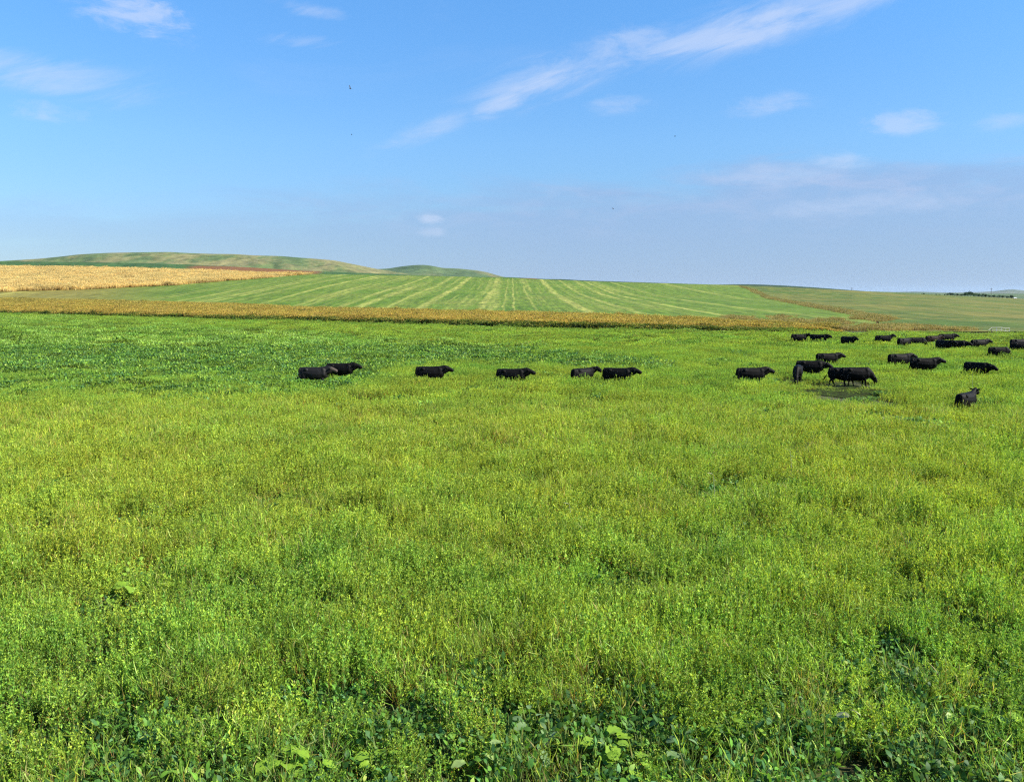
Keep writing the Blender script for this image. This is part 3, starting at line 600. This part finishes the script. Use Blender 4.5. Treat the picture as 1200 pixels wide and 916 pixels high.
def cow_parts(pose, phase, seed):
    """spheres blended along the animal's joints; returns list of (centre, radii)"""
    S = []
    def chain(pts, step=0.035):
        for (p0, r0), (p1, r1) in zip(pts[:-1], pts[1:]):
            p0 = Vector(p0); p1 = Vector(p1); r0 = Vector(r0 if hasattr(r0, '__len__') else (r0,)*3); r1 = Vector(r1 if hasattr(r1, '__len__') else (r1,)*3)
            n = max(2, int((p1-p0).length/step)+1)
            for i in range(n): k = i/(n-1); S.append((p0.lerp(p1, k), r0.lerp(r1, k)))
    # barrel: level top line, deep chest, belly rising to the flank
    chain([((-0.92, 0, 1.07), (.12, .22, .24)), ((-0.78, 0, 0.99), (.16, .29, .36)), ((-0.50, 0, 0.94), (.16, .33, .41)), ((-0.10, 0, 0.88), (.16, .37, .47)), ((0.25, 0, 0.87), (.16, .37, .485)), ((0.52, 0, 0.90), (.16, .33, .475)), ((0.72, 0, 0.95), (.15, .25, .40))], 0.06)
    # flat top line, square hips and pin bones, shoulder blades
    chain([((-0.90, 0, 1.21), (.11, .17, .13)), ((-0.55, 0, 1.23), (.12, .23, .13)), ((0.0, 0, 1.215), (.12, .22, .13)), ((0.55, 0, 1.24), (.12, .19, .13)), ((0.74, 0, 1.20), (.11, .15, .15))], 0.06)
    for sg in (-1, 1):
        chain([((-0.97, sg*.13, 1.16), (.09, .09, .12)), ((-0.99, sg*.14, 0.92), (.09, .10, .16)), ((-0.92, sg*.16, 0.72), (.11, .10, .16))], 0.05)
        S.append((Vector((-0.55, sg*.25, 1.19)), Vector((.12, .08, .09))))
        chain([((0.60, sg*.20, 1.12), (.15, .09, .16)), ((0.62, sg*.22, 0.86), (.16, .10, .18))], 0.05)
    S.append((Vector((-0.95, 0, 1.29)), Vector((.08, .05, .06))))
    if pose == 'graze': nk = [((0.68, 0, 1.06), (.2, .19, .33)), ((0.95, 0.0, 0.86), (.19, .15, .26)), ((1.14, 0.0, 0.60), (.15, .125, .19))]; poll = Vector((1.20, 0.0, 0.55)); muz = Vector((1.36, 0.0, 0.15))
    elif pose == 'low': nk = [((0.68, 0, 1.06), (.2, .19, .33)), ((0.98, 0, 1.03), (.18, .15, .26)), ((1.16, 0, 0.99), (.15, .12, .19))]; poll = Vector((1.18, 0, 1.08)); muz = Vector((1.54, 0, 0.84))
    elif pose == 'up': nk = [((0.68, 0, 1.08), (.2, .19, .33)), ((0.92, 0, 1.20), (.20, .16, .26)), ((1.06, 0, 1.33), (.17, .13, .20))]; poll = Vector((1.12, 0, 1.40)); muz = Vector((1.50, 0, 1.20))
    elif pose == 'turn': nk = [((0.68, 0, 1.06), (.2, .19, .33)), ((0.95, -0.06, 1.18), (.19, .16, .25)), ((1.08, -0.15, 1.25), (.15, .13, .18))]; poll = Vector((1.12, -0.19, 1.29)); muz = Vector((1.28, -0.55, 1.08))
    else: nk = [((0.68, 0, 1.07), (.2, .19, .33)), ((0.96, 0, 1.13), (.19, .165, .31)), ((1.12, 0, 1.16), (.16, .135, .24))]; poll = Vector((1.15, 0, 1.20)); muz = Vector((1.56, 0, 1.03))
    chain(nk)
    muz = poll.lerp(muz, 0.80); chain([(poll, (.155, .14, .17)), (poll.lerp(muz, .4), (.145, .13, .16)), (poll.lerp(muz, .8), .135), (muz, .13)])
    d = (muz-poll).normalized(); side = d.cross(Vector((0, 0, 1))).normalized()
    for sg in (-1, 1): chain([(poll+side*sg*.10-d*.05, (.04, .04, .04)), (poll+side*sg*.24-d*.07+Vector((0, 0, .04)), (.05, .05, .06)), (poll+side*sg*.31-d*.08+Vector((0, 0, .04)), .028)], .02)
    # dewlap and brisket
    chain([((0.80, 0, 0.74), (.12, .09, .14)), ((0.62, 0, 0.66), (.14, .13, .16))])
    for sg in (-1, 1):
        y = 0.17*sg; ph = phase*sg
        sw = 0.20*ph
        chain([((-0.72, y*.9, 0.92), (.24, .13, .27)), ((-0.64+sw*.25, y, 0.66), (.16, .11, .16)), ((-0.80+sw*.5, y, 0.46), (.075, .06, .08)), ((-0.84+sw*.6, y, 0.40), (.065, .05, .07)), ((-0.79+sw*.95, y, 0.14), .047), ((-0.76+sw, y, 0.06), .058), ((-0.75+sw, y, 0.035), .062)])
        sf = -0.18*ph
        chain([((0.50, y*.95, 0.86), (.17, .11, .24)), ((0.46+sf*.2, y, 0.62), (.11, .085, .13)), ((0.50+sf*.6, y, 0.38), .062), ((0.49+sf*.9, y, 0.13), .047), ((0.51+sf, y, 0.06), .058), ((0.52+sf, y, 0.035), .062)])
    return S
UV = []; UF = []
def _ball():
    ns, nr_ = 10, 6; V = [(0, 0, 1)]
    for i in range(1, nr_):
        for j in range(ns): a = math.pi*i/nr_; b = 2*math.pi*j/ns; V.append((math.sin(a)*math.cos(b), math.sin(a)*math.sin(b), math.cos(a)))
    V.append((0, 0, -1)); F = []
    for j in range(ns):
        F.append((0, 1+j, 1+(j+1) % ns)); e = len(V)-1; b0 = 1+(nr_-2)*ns; F.append((e, b0+(j+1) % ns, b0+j))
        for i in range(nr_-2): a = 1+i*ns; b = a+ns; F.append((a+j, b+j, b+(j+1) % ns, a+(j+1) % ns))
    return np.array(V), F
BV, BF = _ball()
def blend_mesh(name, S, voxel=0.028, it=4):
    V = []; F = []
    for i, (c_, r_) in enumerate(S): V.append(BV*np.array(r_)+np.array(c_)); F += [tuple(k+i*len(BV) for k in f_) for f_ in BF]
    me = mesh_np(name+'_raw', np.concatenate(V), F); tmp = bpy.data.objects.new('tmp', me); C.objects.link(tmp)
    rm = tmp.modifiers.new('r', 'REMESH'); rm.mode = 'VOXEL'; rm.voxel_size = voxel; rm.use_smooth_shade = True
    sm = tmp.modifiers.new('s', 'SMOOTH'); sm.iterations = it; sm.factor = 0.5
    dg = bpy.context.evaluated_depsgraph_get(); out = bpy.data.meshes.new_from_object(tmp.evaluated_get(dg)); out.name = name
    bpy.data.objects.remove(tmp); return out
def tail_mesh(sw):
    pts = [(-0.97, 0, 1.28), (-1.04, 0.01*sw, 1.15), (-1.08-.03*abs(sw), 0.04*sw, 0.85), (-1.10-.10*abs(sw), 0.08*sw, 0.60), (-1.12-.15*abs(sw), 0.10*sw, 0.38)]; rad = [.04, .026, .02, .05, .018]
    S = []
    for i in range(4):
        for k in range(10): q_ = k/9; S.append((Vector(pts[i]).lerp(Vector(pts[i+1]), q_), Vector((rad[i]*(1-q_)+rad[i+1]*q_,)*3)))
    return blend_mesh('tail', S, 0.015, 2)
bodies = {}; 
for key, (pose, ph) in {'walk': ('walk', 1), 'walk_b': ('walk', -0.8), 'graze': ('graze', 0.4), 'low': ('low', 0.9), 'up': ('up', 0.3), 'turn': ('turn', -0.5), 'stand': ('walk', 0.15)}.items():
    bodies[key] = blend_mesh('cow_body', cow_parts(pose, ph, 1))
tails = [tail_mesh(0.3), tail_mesh(1.6)]
HERD = 'black cattle grazing and walking through the pasture'
def cow(pl, pr, ptop, pose, heading, label, tail=0, mt=None, s=1.0, width_fit=False):
    X0, Y0 = on_flat((pl+pr)/2, ptop, 1.36*s)
    root = bpy.data.objects.new('black_cow', None); C.objects.link(root)
    a = R(heading); cx = 0.22*s
    root.location = (X0-math.cos(a)*cx, Y0-math.sin(a)*cx, float(fbm(X0*0.22, Y0*0.22)-0.5)*0.10); root.rotation_euler = (0, 0, a); root.scale = (s, s, s)
    tag(root, label, 'cow', HERD)
    for nm, me in (('body', bodies[pose]), ('tail', tails[tail])):
        o = bpy.data.objects.new(nm, me); C.objects.link(o); o.parent = root
        if not me.materials: me.materials.append(m_coat)
        if mt is not None: o.material_slots[0].link = 'OBJECT'; o.material_slots[0].material = mt
    return root
cow(352, 392, 429.5, 'walk', 4, 'leftmost black cow, greyish face overlapping the cow just beyond it', 0, m_grey, 1.0)
cow(382, 423, 425.5, 'walk_b', -3, 'black cow beyond the leftmost one, half hidden behind its grey face')
cow(488, 529, 428.8, 'walk', 3, 'black cow walking alone in the gap right of the left pair')
cow(583, 625, 431.5, 'walk_b', -6, 'black cow walking between the lone left cow and the central pair', 1)
cow(671, 702, 430.5, 'turn', 36, 'rear cow of the central pair, head raised, tail swung out behind', 1, None, .95)
cow(710, 747, 431, 'walk', -14, 'front cow of the central pair, walking right with its head level')
cow(866, 904, 430.2, 'walk', 2, 'black cow walking towards the dark bare soil from its left', 1)
cow(926, 944, 427.8, 'graze', -112, 'narrow black cow seen end-on with head down on bare soil', 0)
cow(937, 971, 422.5, 'low', -14, 'black cow right behind the end-on cow, head lowered right')
cow(959, 988, 413.8, 'walk', 3, 'black cow standing highest in the trio above the bare soil', 0, None, .97)
cow(974, 1012, 430.4, 'low', -12, 'left cow of the merged pair, hiding the grazing cow beyond it', 1, None, .97)
cow(989, 1028, 430.0, 'graze', -4, 'grazing cow of the merged pair, back sloping to a lowered head')
cow(927, 951, 391, 'turn', 6, 'leftmost black cow of the farthest row, beside the strip crop')
cow(951, 973, 391.6, 'stand', -30, 'second cow from the left in the farthest row, body angled')
cow(989, 1003, 394, 'stand', -66, 'short end-on cow standing alone in the farthest row', 0)
cow(1026, 1050, 393, 'up', -3, 'far black cow with head raised in front of tan grass', 0, None, .97)
cow(1053, 1070, 396, 'low', 30, 'leftmost cow of the crowded far cluster, rump showing')
cow(1066, 1088, 395.3, 'graze', -6, 'far cluster cow with its back sloping down between two others')
cow(1086, 1106, 393.3, 'walk', 14, 'brownish black cow in the upper middle of the far cluster', 0, m_brown)
cow(1102, 1122, 391.2, 'walk_b', 0, 'topmost and farthest cow of the crowded far cluster')
cow(1100, 1119, 398.6, 'stand', -68, 'nearest cow of the far cluster, legs showing under its body', 0, None, 1.03)
cow(1114, 1134, 399, 'low', -32, 'rightmost cow of the far cluster, partly behind its nearest one')
cow(1140, 1161, 397.5, 'walk', 10, 'far black cow alone below the right end of the fence')
cow(1162, 1186, 406.3, 'graze', -4, 'far cow standing deep in grass between fence and frame edge', 0, None, .95)
cow(1185, 1209, 397.2, 'walk', 6, 'farther cow of the two cut off by the right frame edge')
cow(1187, 1213, 401, 'low', -16, 'nearer cow of the two cut off by the right frame edge')
cow(1044, 1072, 414, 'walk_b', 9, 'left cow of the two walking right below the far cluster')
cow(1073, 1102, 419.2, 'walk_b', -4, 'right cow of the two walking right below the far cluster', 0, None, 1.02)
cow(1139, 1160, 424.6, 'low', -56, 'black cow on the right, head lowered away from the herd', 0, None, .95)
cow(1119, 1151, 459.0, 'up', 40, 'nearest black cow, seen from behind with its head raised', 0, None, .90)

# ------------------------------------------------------------------ birds
m_bird, t = mat('dark_feathers'); finish(t, (0.02, 0.02, 0.025, 1), rough=0.7)
def bird_mesh(span, lift):
    wing = mesh_np('wing', [(0.05, 0, 0), (-0.05, 0, 0), (-0.07, span*.25, lift*.6), (0.06, span*.24, lift*.65), (-0.09, span*.5, lift), (0.0, span*.5, lift*1.02), (0, span*.12, lift*.32+.006), (0, 0, .012)], [(0, 3, 6, 7), (7, 6, 2, 1), (3, 5, 4, 2), (3, 2, 6)])
    body = blend_mesh('body', [(Vector((x, 0, 0)), Vector((.03, r, r))) for x, r in ((-.10, .018), (-.06, .028), (-.02, .036), (.02, .038), (.06, .032), (.09, .026), (.12, .02))], 0.008, 1)
    tailm = mesh_np('tail', [(-.10, .012, 0), (-.10, -.012, 0), (-.20, -.03, .004), (-.20, .03, .004), (-.15, 0, .01)], [(0, 4, 1), (1, 4, 2), (2, 4, 3), (3, 4, 0)])
    return wing, body, tailm
BW, BB, BT = bird_mesh(0.46, 0.13)
def bird(px, py, dist, yaw, roll, label, s=1.0):
    d = pix_dir(px, py)*dist; r = bpy.data.objects.new('bird', None); C.objects.link(r); r.location = d+Vector((0, 0, CAM_Z)); r.rotation_euler = (R(roll), 0, R(yaw)); r.scale = (s, s, s)
    tag(r, label, 'bird', 'birds flying over the field')
    link('body', BB, m_bird, r); link('tail', BT, m_bird, r); link('wing', BW, m_bird, r); q_ = link('wing', BW, m_bird, r); q_.scale = (1, -1, 1)
bird(410.4, 104, 75, 65, 48, 'largest dark bird high in the clear blue on the left', 1.0)
bird(412, 158, 190, 20, 10, 'tiny bird speck directly below the largest bird')
bird(791, 160, 170, -30, 20, 'tiny bird speck below the long white wisp of cloud')
bird(718.5, 245, 150, 15, 25, 'small dark bird in the pale cloud bank above the striped field')
bird(748.5, 318, 190, 60, 0, 'lowest bird speck, just above the crest of the striped field')

# ------------------------------------------------------------------ trees, poles and shed on the right horizon
m_tree = leaf_mat('tree_leaves', trans=0.2, noise_s=0.5); m_bark, t = mat('bark'); finish(t, (0.07, 0.05, 0.035, 1))
def tree_meshes(seed, wide):
    rg = np.random.default_rng(seed); n = 420
    cl = unit(rg.normal(size=(9, 3)))*rg.uniform(.15, .34, (9, 1))*np.array([wide, wide, .8])+np.array([0, 0, .58])
    k = rg.integers(0, 9, n); P = cl[k]+unit(rg.normal(size=(n, 3)))*rg.uniform(.05, .2, (n, 1))*np.array([wide, wide, .9])
    D = unit(rg.normal(size=(n, 3))); L = rg.uniform(.06, .13, n)
    v, f, c = leaves(P, D, L, L*.7, pal(rg, n, ((.03, .06, .02), (.045, .08, .025), (.02, .045, .02)), (3, 2, 2)), rg, .1)
    crown = mesh_np('crown', v, f, c)
    tv = []; tf = []
    def limb(a, b, r0, r1):
        a = Vector(a); b = Vector(b); dd = (b-a).normalized(); s = dd.cross(Vector((0, 1, .1))).normalized(); u = dd.cross(s); n0 = len(tv)
        for p_, r_ in ((a, r0), (b, r1)):
            for i in range(6): an = i*math.pi/3; tv.append(tuple(p_+s*r_*math.cos(an)+u*r_*math.sin(an)))
        for i in range(6): tf.append((n0+i, n0+(i+1) % 6, n0+6+(i+1) % 6, n0+6+i))
    limb((0, 0, -.05), (.01, 0, .35), .035, .024); limb((.01, 0, .33), (.12*wide, .05, .62), .02, .008); limb((.01, 0, .3), (-.14*wide, -.04, .6), .02, .008); limb((.01, 0, .35), (0, .02, .8), .02, .006)
    return mesh_np('trunk', tv, tf), crown
tms = [tree_meshes(40+i, wd) for i, wd in enumerate((1.0, 1.5, 0.8, 1.9))]
tx = [1078, 1082, 1089, 1093, 1097, 1101, 1107, 1110, 1114, 1118, 1122, 1127, 1131, 1134.5, 1138, 1143, 1147, 1152, 1155, 1160, 1165, 1170, 1175, 1180, 1185.5]
tt_ = [345.2, 343.7, 345, 345.2, 344.2, 345, 344.8, 343.8, 343.0, 344.2, 344.2, 344.6, 343.2, 341.8, 342.6, 343.9, 344.3, 344.6, 345.4, 345.8, 345.6, 346.2, 346.6, 346.8, 345.8]
TG = 'distant trees in a line on the right horizon'
for i, (px, pt) in enumerate(zip(tx, tt_)):
    Y = curve(px, Y4)-12+(i % 3)*4; X = (px-600)/F2*Y; zb = float(H(X, Y)); hgt = from_pix(px, pt, Y)[1]-zb
    r = bpy.data.objects.new('tree', None); C.objects.link(r); r.location = (X, Y, zb-.12*hgt); r.scale = (hgt*1.6*(1.1 if i % 2 else 1.0), hgt*1.5, hgt*1.42); r.rotation_euler = (0, 0, i*1.9)
    lab = 'low dark tree within the unbroken stretch of the distant tree row'
    if i == 0: lab = 'low leftmost tree of the distant row on the right horizon'
    if i == 13: lab = 'tallest tree in the distant row on the right horizon'
    if i == 24: lab = 'rightmost tree of the distant row, beside the small white shed'
    lab = {12: 'tall tree touching the left side of the tallest distant tree', 14: 'tall tree touching the right side of the tallest distant tree', 19: 'low distant tree at the foot of the tall thin pole', 1: 'small pointed tree next to the leftmost of the distant row', 23: 'last low tree before the rightmost one of the distant row', 8: 'dark tree rising halfway between the left end and tallest tree', 4: 'small domed tree near the left end of the distant row'}.get(i, lab)
    tag(r, lab, 'tree', TG); tr_, cr_ = tms[(i*7) % 4 if i not in (0, 13) else (3 if i == 0 else 0)]
    link('trunk', tr_, m_bark, r); link('crown', cr_, m_tree, r)
def lone(px, pt, Y, label, vi, sc_=1.0, cat='bush', name='bush', dz=0.0):
    X = (px-600)/F2*Y; zb = float(H(X, Y))+dz; hgt = from_pix(px, pt, Y)[1]-zb
    r = bpy.data.objects.new(name, None); C.objects.link(r); r.location = (X, Y, zb-.15*hgt); r.scale = (hgt*1.25*sc_, hgt*1.25*sc_, hgt*1.15)
    tag(r, label, cat); link('stem', tms[vi][0], m_bark, r); link('foliage', tms[vi][1], m_tree, r)
lone(628.5, 328.3, 683, 'tiny dark bush on the crest of the striped field', 1)
lone(932, 351.5, 366, 'grey green bush on the dry grass bank between the fields', 1)
lone(939, 355, 345, 'low shrub just down the bank from the grey green bush', 3)
m_wood, t = mat('weathered_wood'); finish(t, (0.10, 0.085, 0.07, 1)); m_white, t = mat('pale_paint'); finish(t, (0.42, 0.42, 0.40, 1), rough=0.6); m_roof, t = mat('metal_roof'); finish(t, (0.55, 0.56, 0.57, 1), rough=0.4)
def cyl(name, a, b, r0, r1, m, parent, n=8):
    a = Vector(a); b = Vector(b); d = (b-a).normalized(); s = d.cross(Vector((0.1, 1, 0.05))).normalized(); u = d.cross(s); V = []
    for p_, r_ in ((a, r0), (b, r1)):
        for i in range(n): an = 2*math.pi*i/n; V.append(tuple(p_+s*r_*math.cos(an)+u*r_*math.sin(an)))
    F = [(i, (i+1) % n, n+(i+1) % n, n+i) for i in range(n)]+[tuple(range(n))[::-1], tuple(range(n, 2*n))]
    return link(name, mesh_np(name, V, F), m, parent)
def pole(px, pt, Y, label):
    X = (px-600)/F2*Y; zb = float(H(X, Y)); h_ = from_pix(px, pt, Y)[1]-zb
    r = bpy.data.objects.new('utility_pole', None); C.objects.link(r); r.location = (X, Y, zb); tag(r, label, 'utility pole')
    cyl('post', (0, 0, -.5), (0, 0, h_), .2, .14, m_wood, r); cyl('crossarm', (-1.1, 0, h_-.7), (1.1, 0, h_-.7), .08, .08, m_wood, r)
    for dx in (-1.0, 0, 1.0): cyl('insulator', (dx, 0, h_-.62), (dx, 0, h_-.38), .05, .04, m_white, r)
pole(1161.5, 337.5, 800, 'tall thin pole rising above the distant row of trees')
pole(998, 336.8, 694, 'thin pole standing on the skyline above the far cows')
# shed
Y = 800; X = (1189.5-600)/F2*Y; r = bpy.data.objects.new('shed', None); C.objects.link(r); r.location = (X, Y, float(H(X, Y))); tag(r, 'small white shed with pale roof at the end of the trees', 'shed'); r.scale = (.62, .62, .62)
def box(name, x0, x1, y0, y1, z0, z1, m, p):
    V = [(x, y, z) for x in (x0, x1) for y in (y0, y1) for z in (z0, z1)]; return link(name, mesh_np(name, V, [(0, 1, 3, 2), (4, 6, 7, 5), (0, 4, 5, 1), (2, 3, 7, 6), (0, 2, 6, 4), (1, 5, 7, 3)]), m, p)
box('wall', -1.9, 1.9, -1.5, 1.5, -.2, 1.7, m_white, r)
link('roof', mesh_np('roof', [(-2.1, -1.8, 1.7), (2.1, -1.8, 1.7), (2.1, 1.8, 1.7), (-2.1, 1.8, 1.7), (-2.1, 0, 2.5), (2.1, 0, 2.5)], [(0, 1, 5, 4), (2, 3, 4, 5), (0, 4, 3), (1, 2, 5), (0, 3, 2, 1)]), m_roof, r)
box('door', -.5, .5, -1.56, -1.502, 0, 1.5, m_wood, r)
# white fence on the right
r = bpy.data.objects.new('rail_fence', None); C.objects.link(r); tag(r, 'short weathered white rail fence behind the rightmost far cattle', 'fence')
m_fence, t = mat('weathered_white_paint'); finish(t, (0.5, 0.5, 0.46, 1), rough=0.8)
fp = [(1158, 388.5), (1162, 383.4), (1168, 383.3), (1173.5, 383.2), (1178, 384.2), (1183, 384.0)]
Yf = 146; prev = None
r.location = ((1170-600)/F2*Yf, Yf, 0)
for i, (px, pt) in enumerate(fp):
    x, z = from_pix(px, pt, Yf+i*.5); x -= r.location.x; cyl('post', (x, i*.5, -.2), (x, i*.5, max(z, .5)), .04, .035, m_fence if i > 1 else m_wood, r)
    if prev is not None: cyl('rail', prev, (x, i*.5-.06, max(z, .5)-.05), .022, .022, m_fence, r); 
    if prev is not None and i > 1: cyl('rail', (prev[0], prev[1], prev[2]-.45), (x, i*.5-.06, max(z, .5)-.5), .018, .018, m_fence, r)
    prev = (x, i*.5-.06, max(z, .5)-.05)

# ------------------------------------------------------------------ single plants that stand out in the foreground
def big_leaf_mesh(seed, lobed):
    rg = np.random.default_rng(seed); n = 16; V = [(0, 0, 0)]; 
    for i in range(n):
        a = (i/(n-1)-.5)*2*math.pi*.93; rad = (0.52+0.10*math.cos(a)+(.06*math.cos(5*a) if lobed else 0.02*rg.normal()))
        x = .42+rad*math.cos(a)*.95; y = rad*math.sin(a)*(.9 if lobed else .55); V.append((x, y, .10*abs(y)*2-.28*x*x+.02*rg.normal()))
    V.append((.45, 0, -.05)); c_ = len(V)-1
    return mesh_np('leaf', V, [(c_, i+1, i+2) for i in range(n-1)]+[(c_, n, 0), (c_, 0, 1)], np.ones((len(V), 3)), smooth=True)
def plain_leaf(name, col, trans=.35):
    m, t = mat(name); pos = t.n('ShaderNodeNewGeometry').outputs['Position']; c = t.mix(t.noise(pos, 14, 4, .6), tuple(v*.75 for v in col), tuple(v*1.2 for v in col))
    p = t.n('ShaderNodeBsdfPrincipled', inp={'Base Color': c, 'Roughness': .45, 'Specular IOR Level': .3}); tr = t.n('ShaderNodeBsdfTranslucent', inp={'Color': c})
    t.n('ShaderNodeOutputMaterial', inp={0: t.n('ShaderNodeMixShader', inp={0: trans, 1: p, 2: tr})}); return m
LM = {'pale': plain_leaf('pale_leaf', (.27, .38, .12)), 'lime': plain_leaf('lime_leaf', (.20, .34, .03)), 'dark': plain_leaf('dark_leaf', (.05, .14, .05)), 'grey': plain_leaf('silvery_leaf', (.17, .27, .11)), 'straw': plain_leaf('straw_leaf', (.36, .38, .20), .2)}
LV = {('r', k): [] for k in LM}
def leafmesh(k, lob, i):
    me = big_leaf_mesh(60+i, lob); me.materials.append(LM[k]); return me
lib = {(k, lob): [leafmesh(k, lob, i) for i in range(2)] for k in LM for lob in (True, False)}
def plant(px, py, kind, lob, size, nl, h_, label, seed):
    rg = random.Random(seed); X, Y = on_flat(px, py, h_*.8)
    r = bpy.data.objects.new('broadleaf_plant', None); C.objects.link(r); r.location = (X, Y, 0); tag(r, label, 'plant')
    for j in range(nl):
        a = j*2.4+rg.uniform(-.4, .4)+seed; rad = rg.uniform(.06, .22)*(nl > 2); hz = h_*rg.uniform(.7, 1.05)
        e = Vector((math.cos(a)*rad, math.sin(a)*rad, hz)); cyl('stem', (0, 0, 0), e, .006, .004, LM['lime'], r, 5)
        o = link('leaf', lib[(kind, lob)][j % 2], None, r); s_ = size*rg.uniform(.75, 1.15); o.location = e; o.scale = (s_, s_, s_); o.rotation_euler = (rg.uniform(-.5, .1), rg.uniform(-.35, .25), a)
plant(562, 886, 'pale', True, .24, 3, .56, 'plant with one large pale lobed leaf at bottom centre', 1)
plant(330, 890, 'lime', True, .20, 8, .50, 'bright lime green leaves at the bottom edge, left of centre', 2)
plant(372, 900, 'lime', True, .19, 7, .46, 'lime green leafy plant just right of the brightest lime clump', 3)
plant(440, 893, 'lime', True, .17, 6, .44, 'yellowish green broad leaves between lime clump and pale leaf', 4)
plant(706, 872, 'lime', True, .20, 8, .48, 'fresh green rounded leaves at the bottom, right of centre', 5)
plant(742, 898, 'lime', True, .17, 6, .45, 'small rounded green leaves at the bottom edge below the fresh clump', 6)
plant(622, 846, 'grey', False, .17, 7, .56, 'silvery green plant with upright narrow leaves at bottom centre', 7)
plant(640, 880, 'grey', False, .17, 7, .50, 'silvery leaves hanging beside dark gaps below the upright plant', 8)
plant(996, 836, 'straw', False, .16, 2, .66, 'single whitish upright leaf in the dark foliage at lower right', 9)
plant(4, 882, 'pale', False, .30, 3, .55, 'big pale leaf at the left frame edge of lower foreground', 10)
plant(1178, 838, 'lime', True, .20, 6, .55, 'light green broad leaves close to the lower right frame edge', 11)
plant(1120, 830, 'lime', False, .18, 5, .52, 'rounded light leaf standing above the dark lower right foliage', 12)
plant(880, 855, 'lime', False, .20, 6, .50, 'narrow light green leaves in the lower right quarter', 13)
plant(798, 874, 'grey', True, .14, 5, .52, 'greyish broad leaf at the bottom between green clumps', 14)
plant(155, 690, 'lime', True, .26, 5, .5, 'light leaf clump in a dark gap on the left', 15)
plant(640, 795, 'lime', True, .20, 5, .55, 'yellow green leaves halfway down the centre foreground', 16)
def tall_stalk(px, py_top, py_base, label, pale_leaf=True, seed=0, zmin=0.4):
    X, Y = on_flat(px, py_base, zmin); h_ = from_pix(px, py_top, Y)[1]
    r = bpy.data.objects.new('tall_stalk', None); C.objects.link(r); r.location = (X, Y, 0); tag(r, label, 'stalk'); rg = random.Random(seed)
    cyl('stem', (0, 0, 0), (.03, 0, h_*.55), .014, .010, LM['straw'], r, 6); cyl('stem', (.03, 0, h_*.55), (-.02, 0, h_), .010, .005, LM['straw'], r, 6)
    for j in range(3 if pale_leaf else 0):
        o = link('leaf', lib[('straw', False)][j % 2], None, r); o.location = (-.02, 0, h_*(1-.14*j)); s_ = .018*Y/2*(1-.22*j); s_ *= .75; o.scale = (s_, s_*.28, s_); o.rotation_euler = (rg.uniform(-.4, .4), -.5+.35*j, 2.9+2.3*j)
tall_stalk(836, 556, 585, 'tall pale stalk with whitish top leaf above a dark gap', True, 1)
tall_stalk(926, 528, 556, 'bent pale stalk further back, right of the whitish topped stalk', True, 2)
tall_stalk(1138.6, 436, 462, 'very thin tall stem sticking up beside the nearest cow', False, 3)
tall_stalk(668, 591, 606, 'short straw coloured stalk with a level pale leaf', True, 4, .5)

# ------------------------------------------------------------------ air
HAZE = 0.000016
V = [(x, y, z) for x in (-24000, 24000) for y in (-24000, 24000) for z in (-40, 175)]
m_h = bpy.data.materials.new('haze_air'); m_h.use_nodes = True; t = NT(m_h.node_tree)
vol = t.n('ShaderNodeVolumePrincipled', inp={'Color': (0.55, 0.76, 1.0, 1), 'Density': HAZE, 'Anisotropy': 0.1}); out = t.n('ShaderNodeOutputMaterial'); m_h.node_tree.links.new(vol.outputs[0], out.inputs['Volume'])
haze = link('haze', mesh_np('haze', V, [(0, 1, 3, 2), (4, 6, 7, 5), (0, 4, 5, 1), (2, 3, 7, 6), (0, 2, 6, 4), (1, 5, 7, 3)]), m_h)
tag(haze, 'thin blue haze over the far hills', None, None, 'stuff')
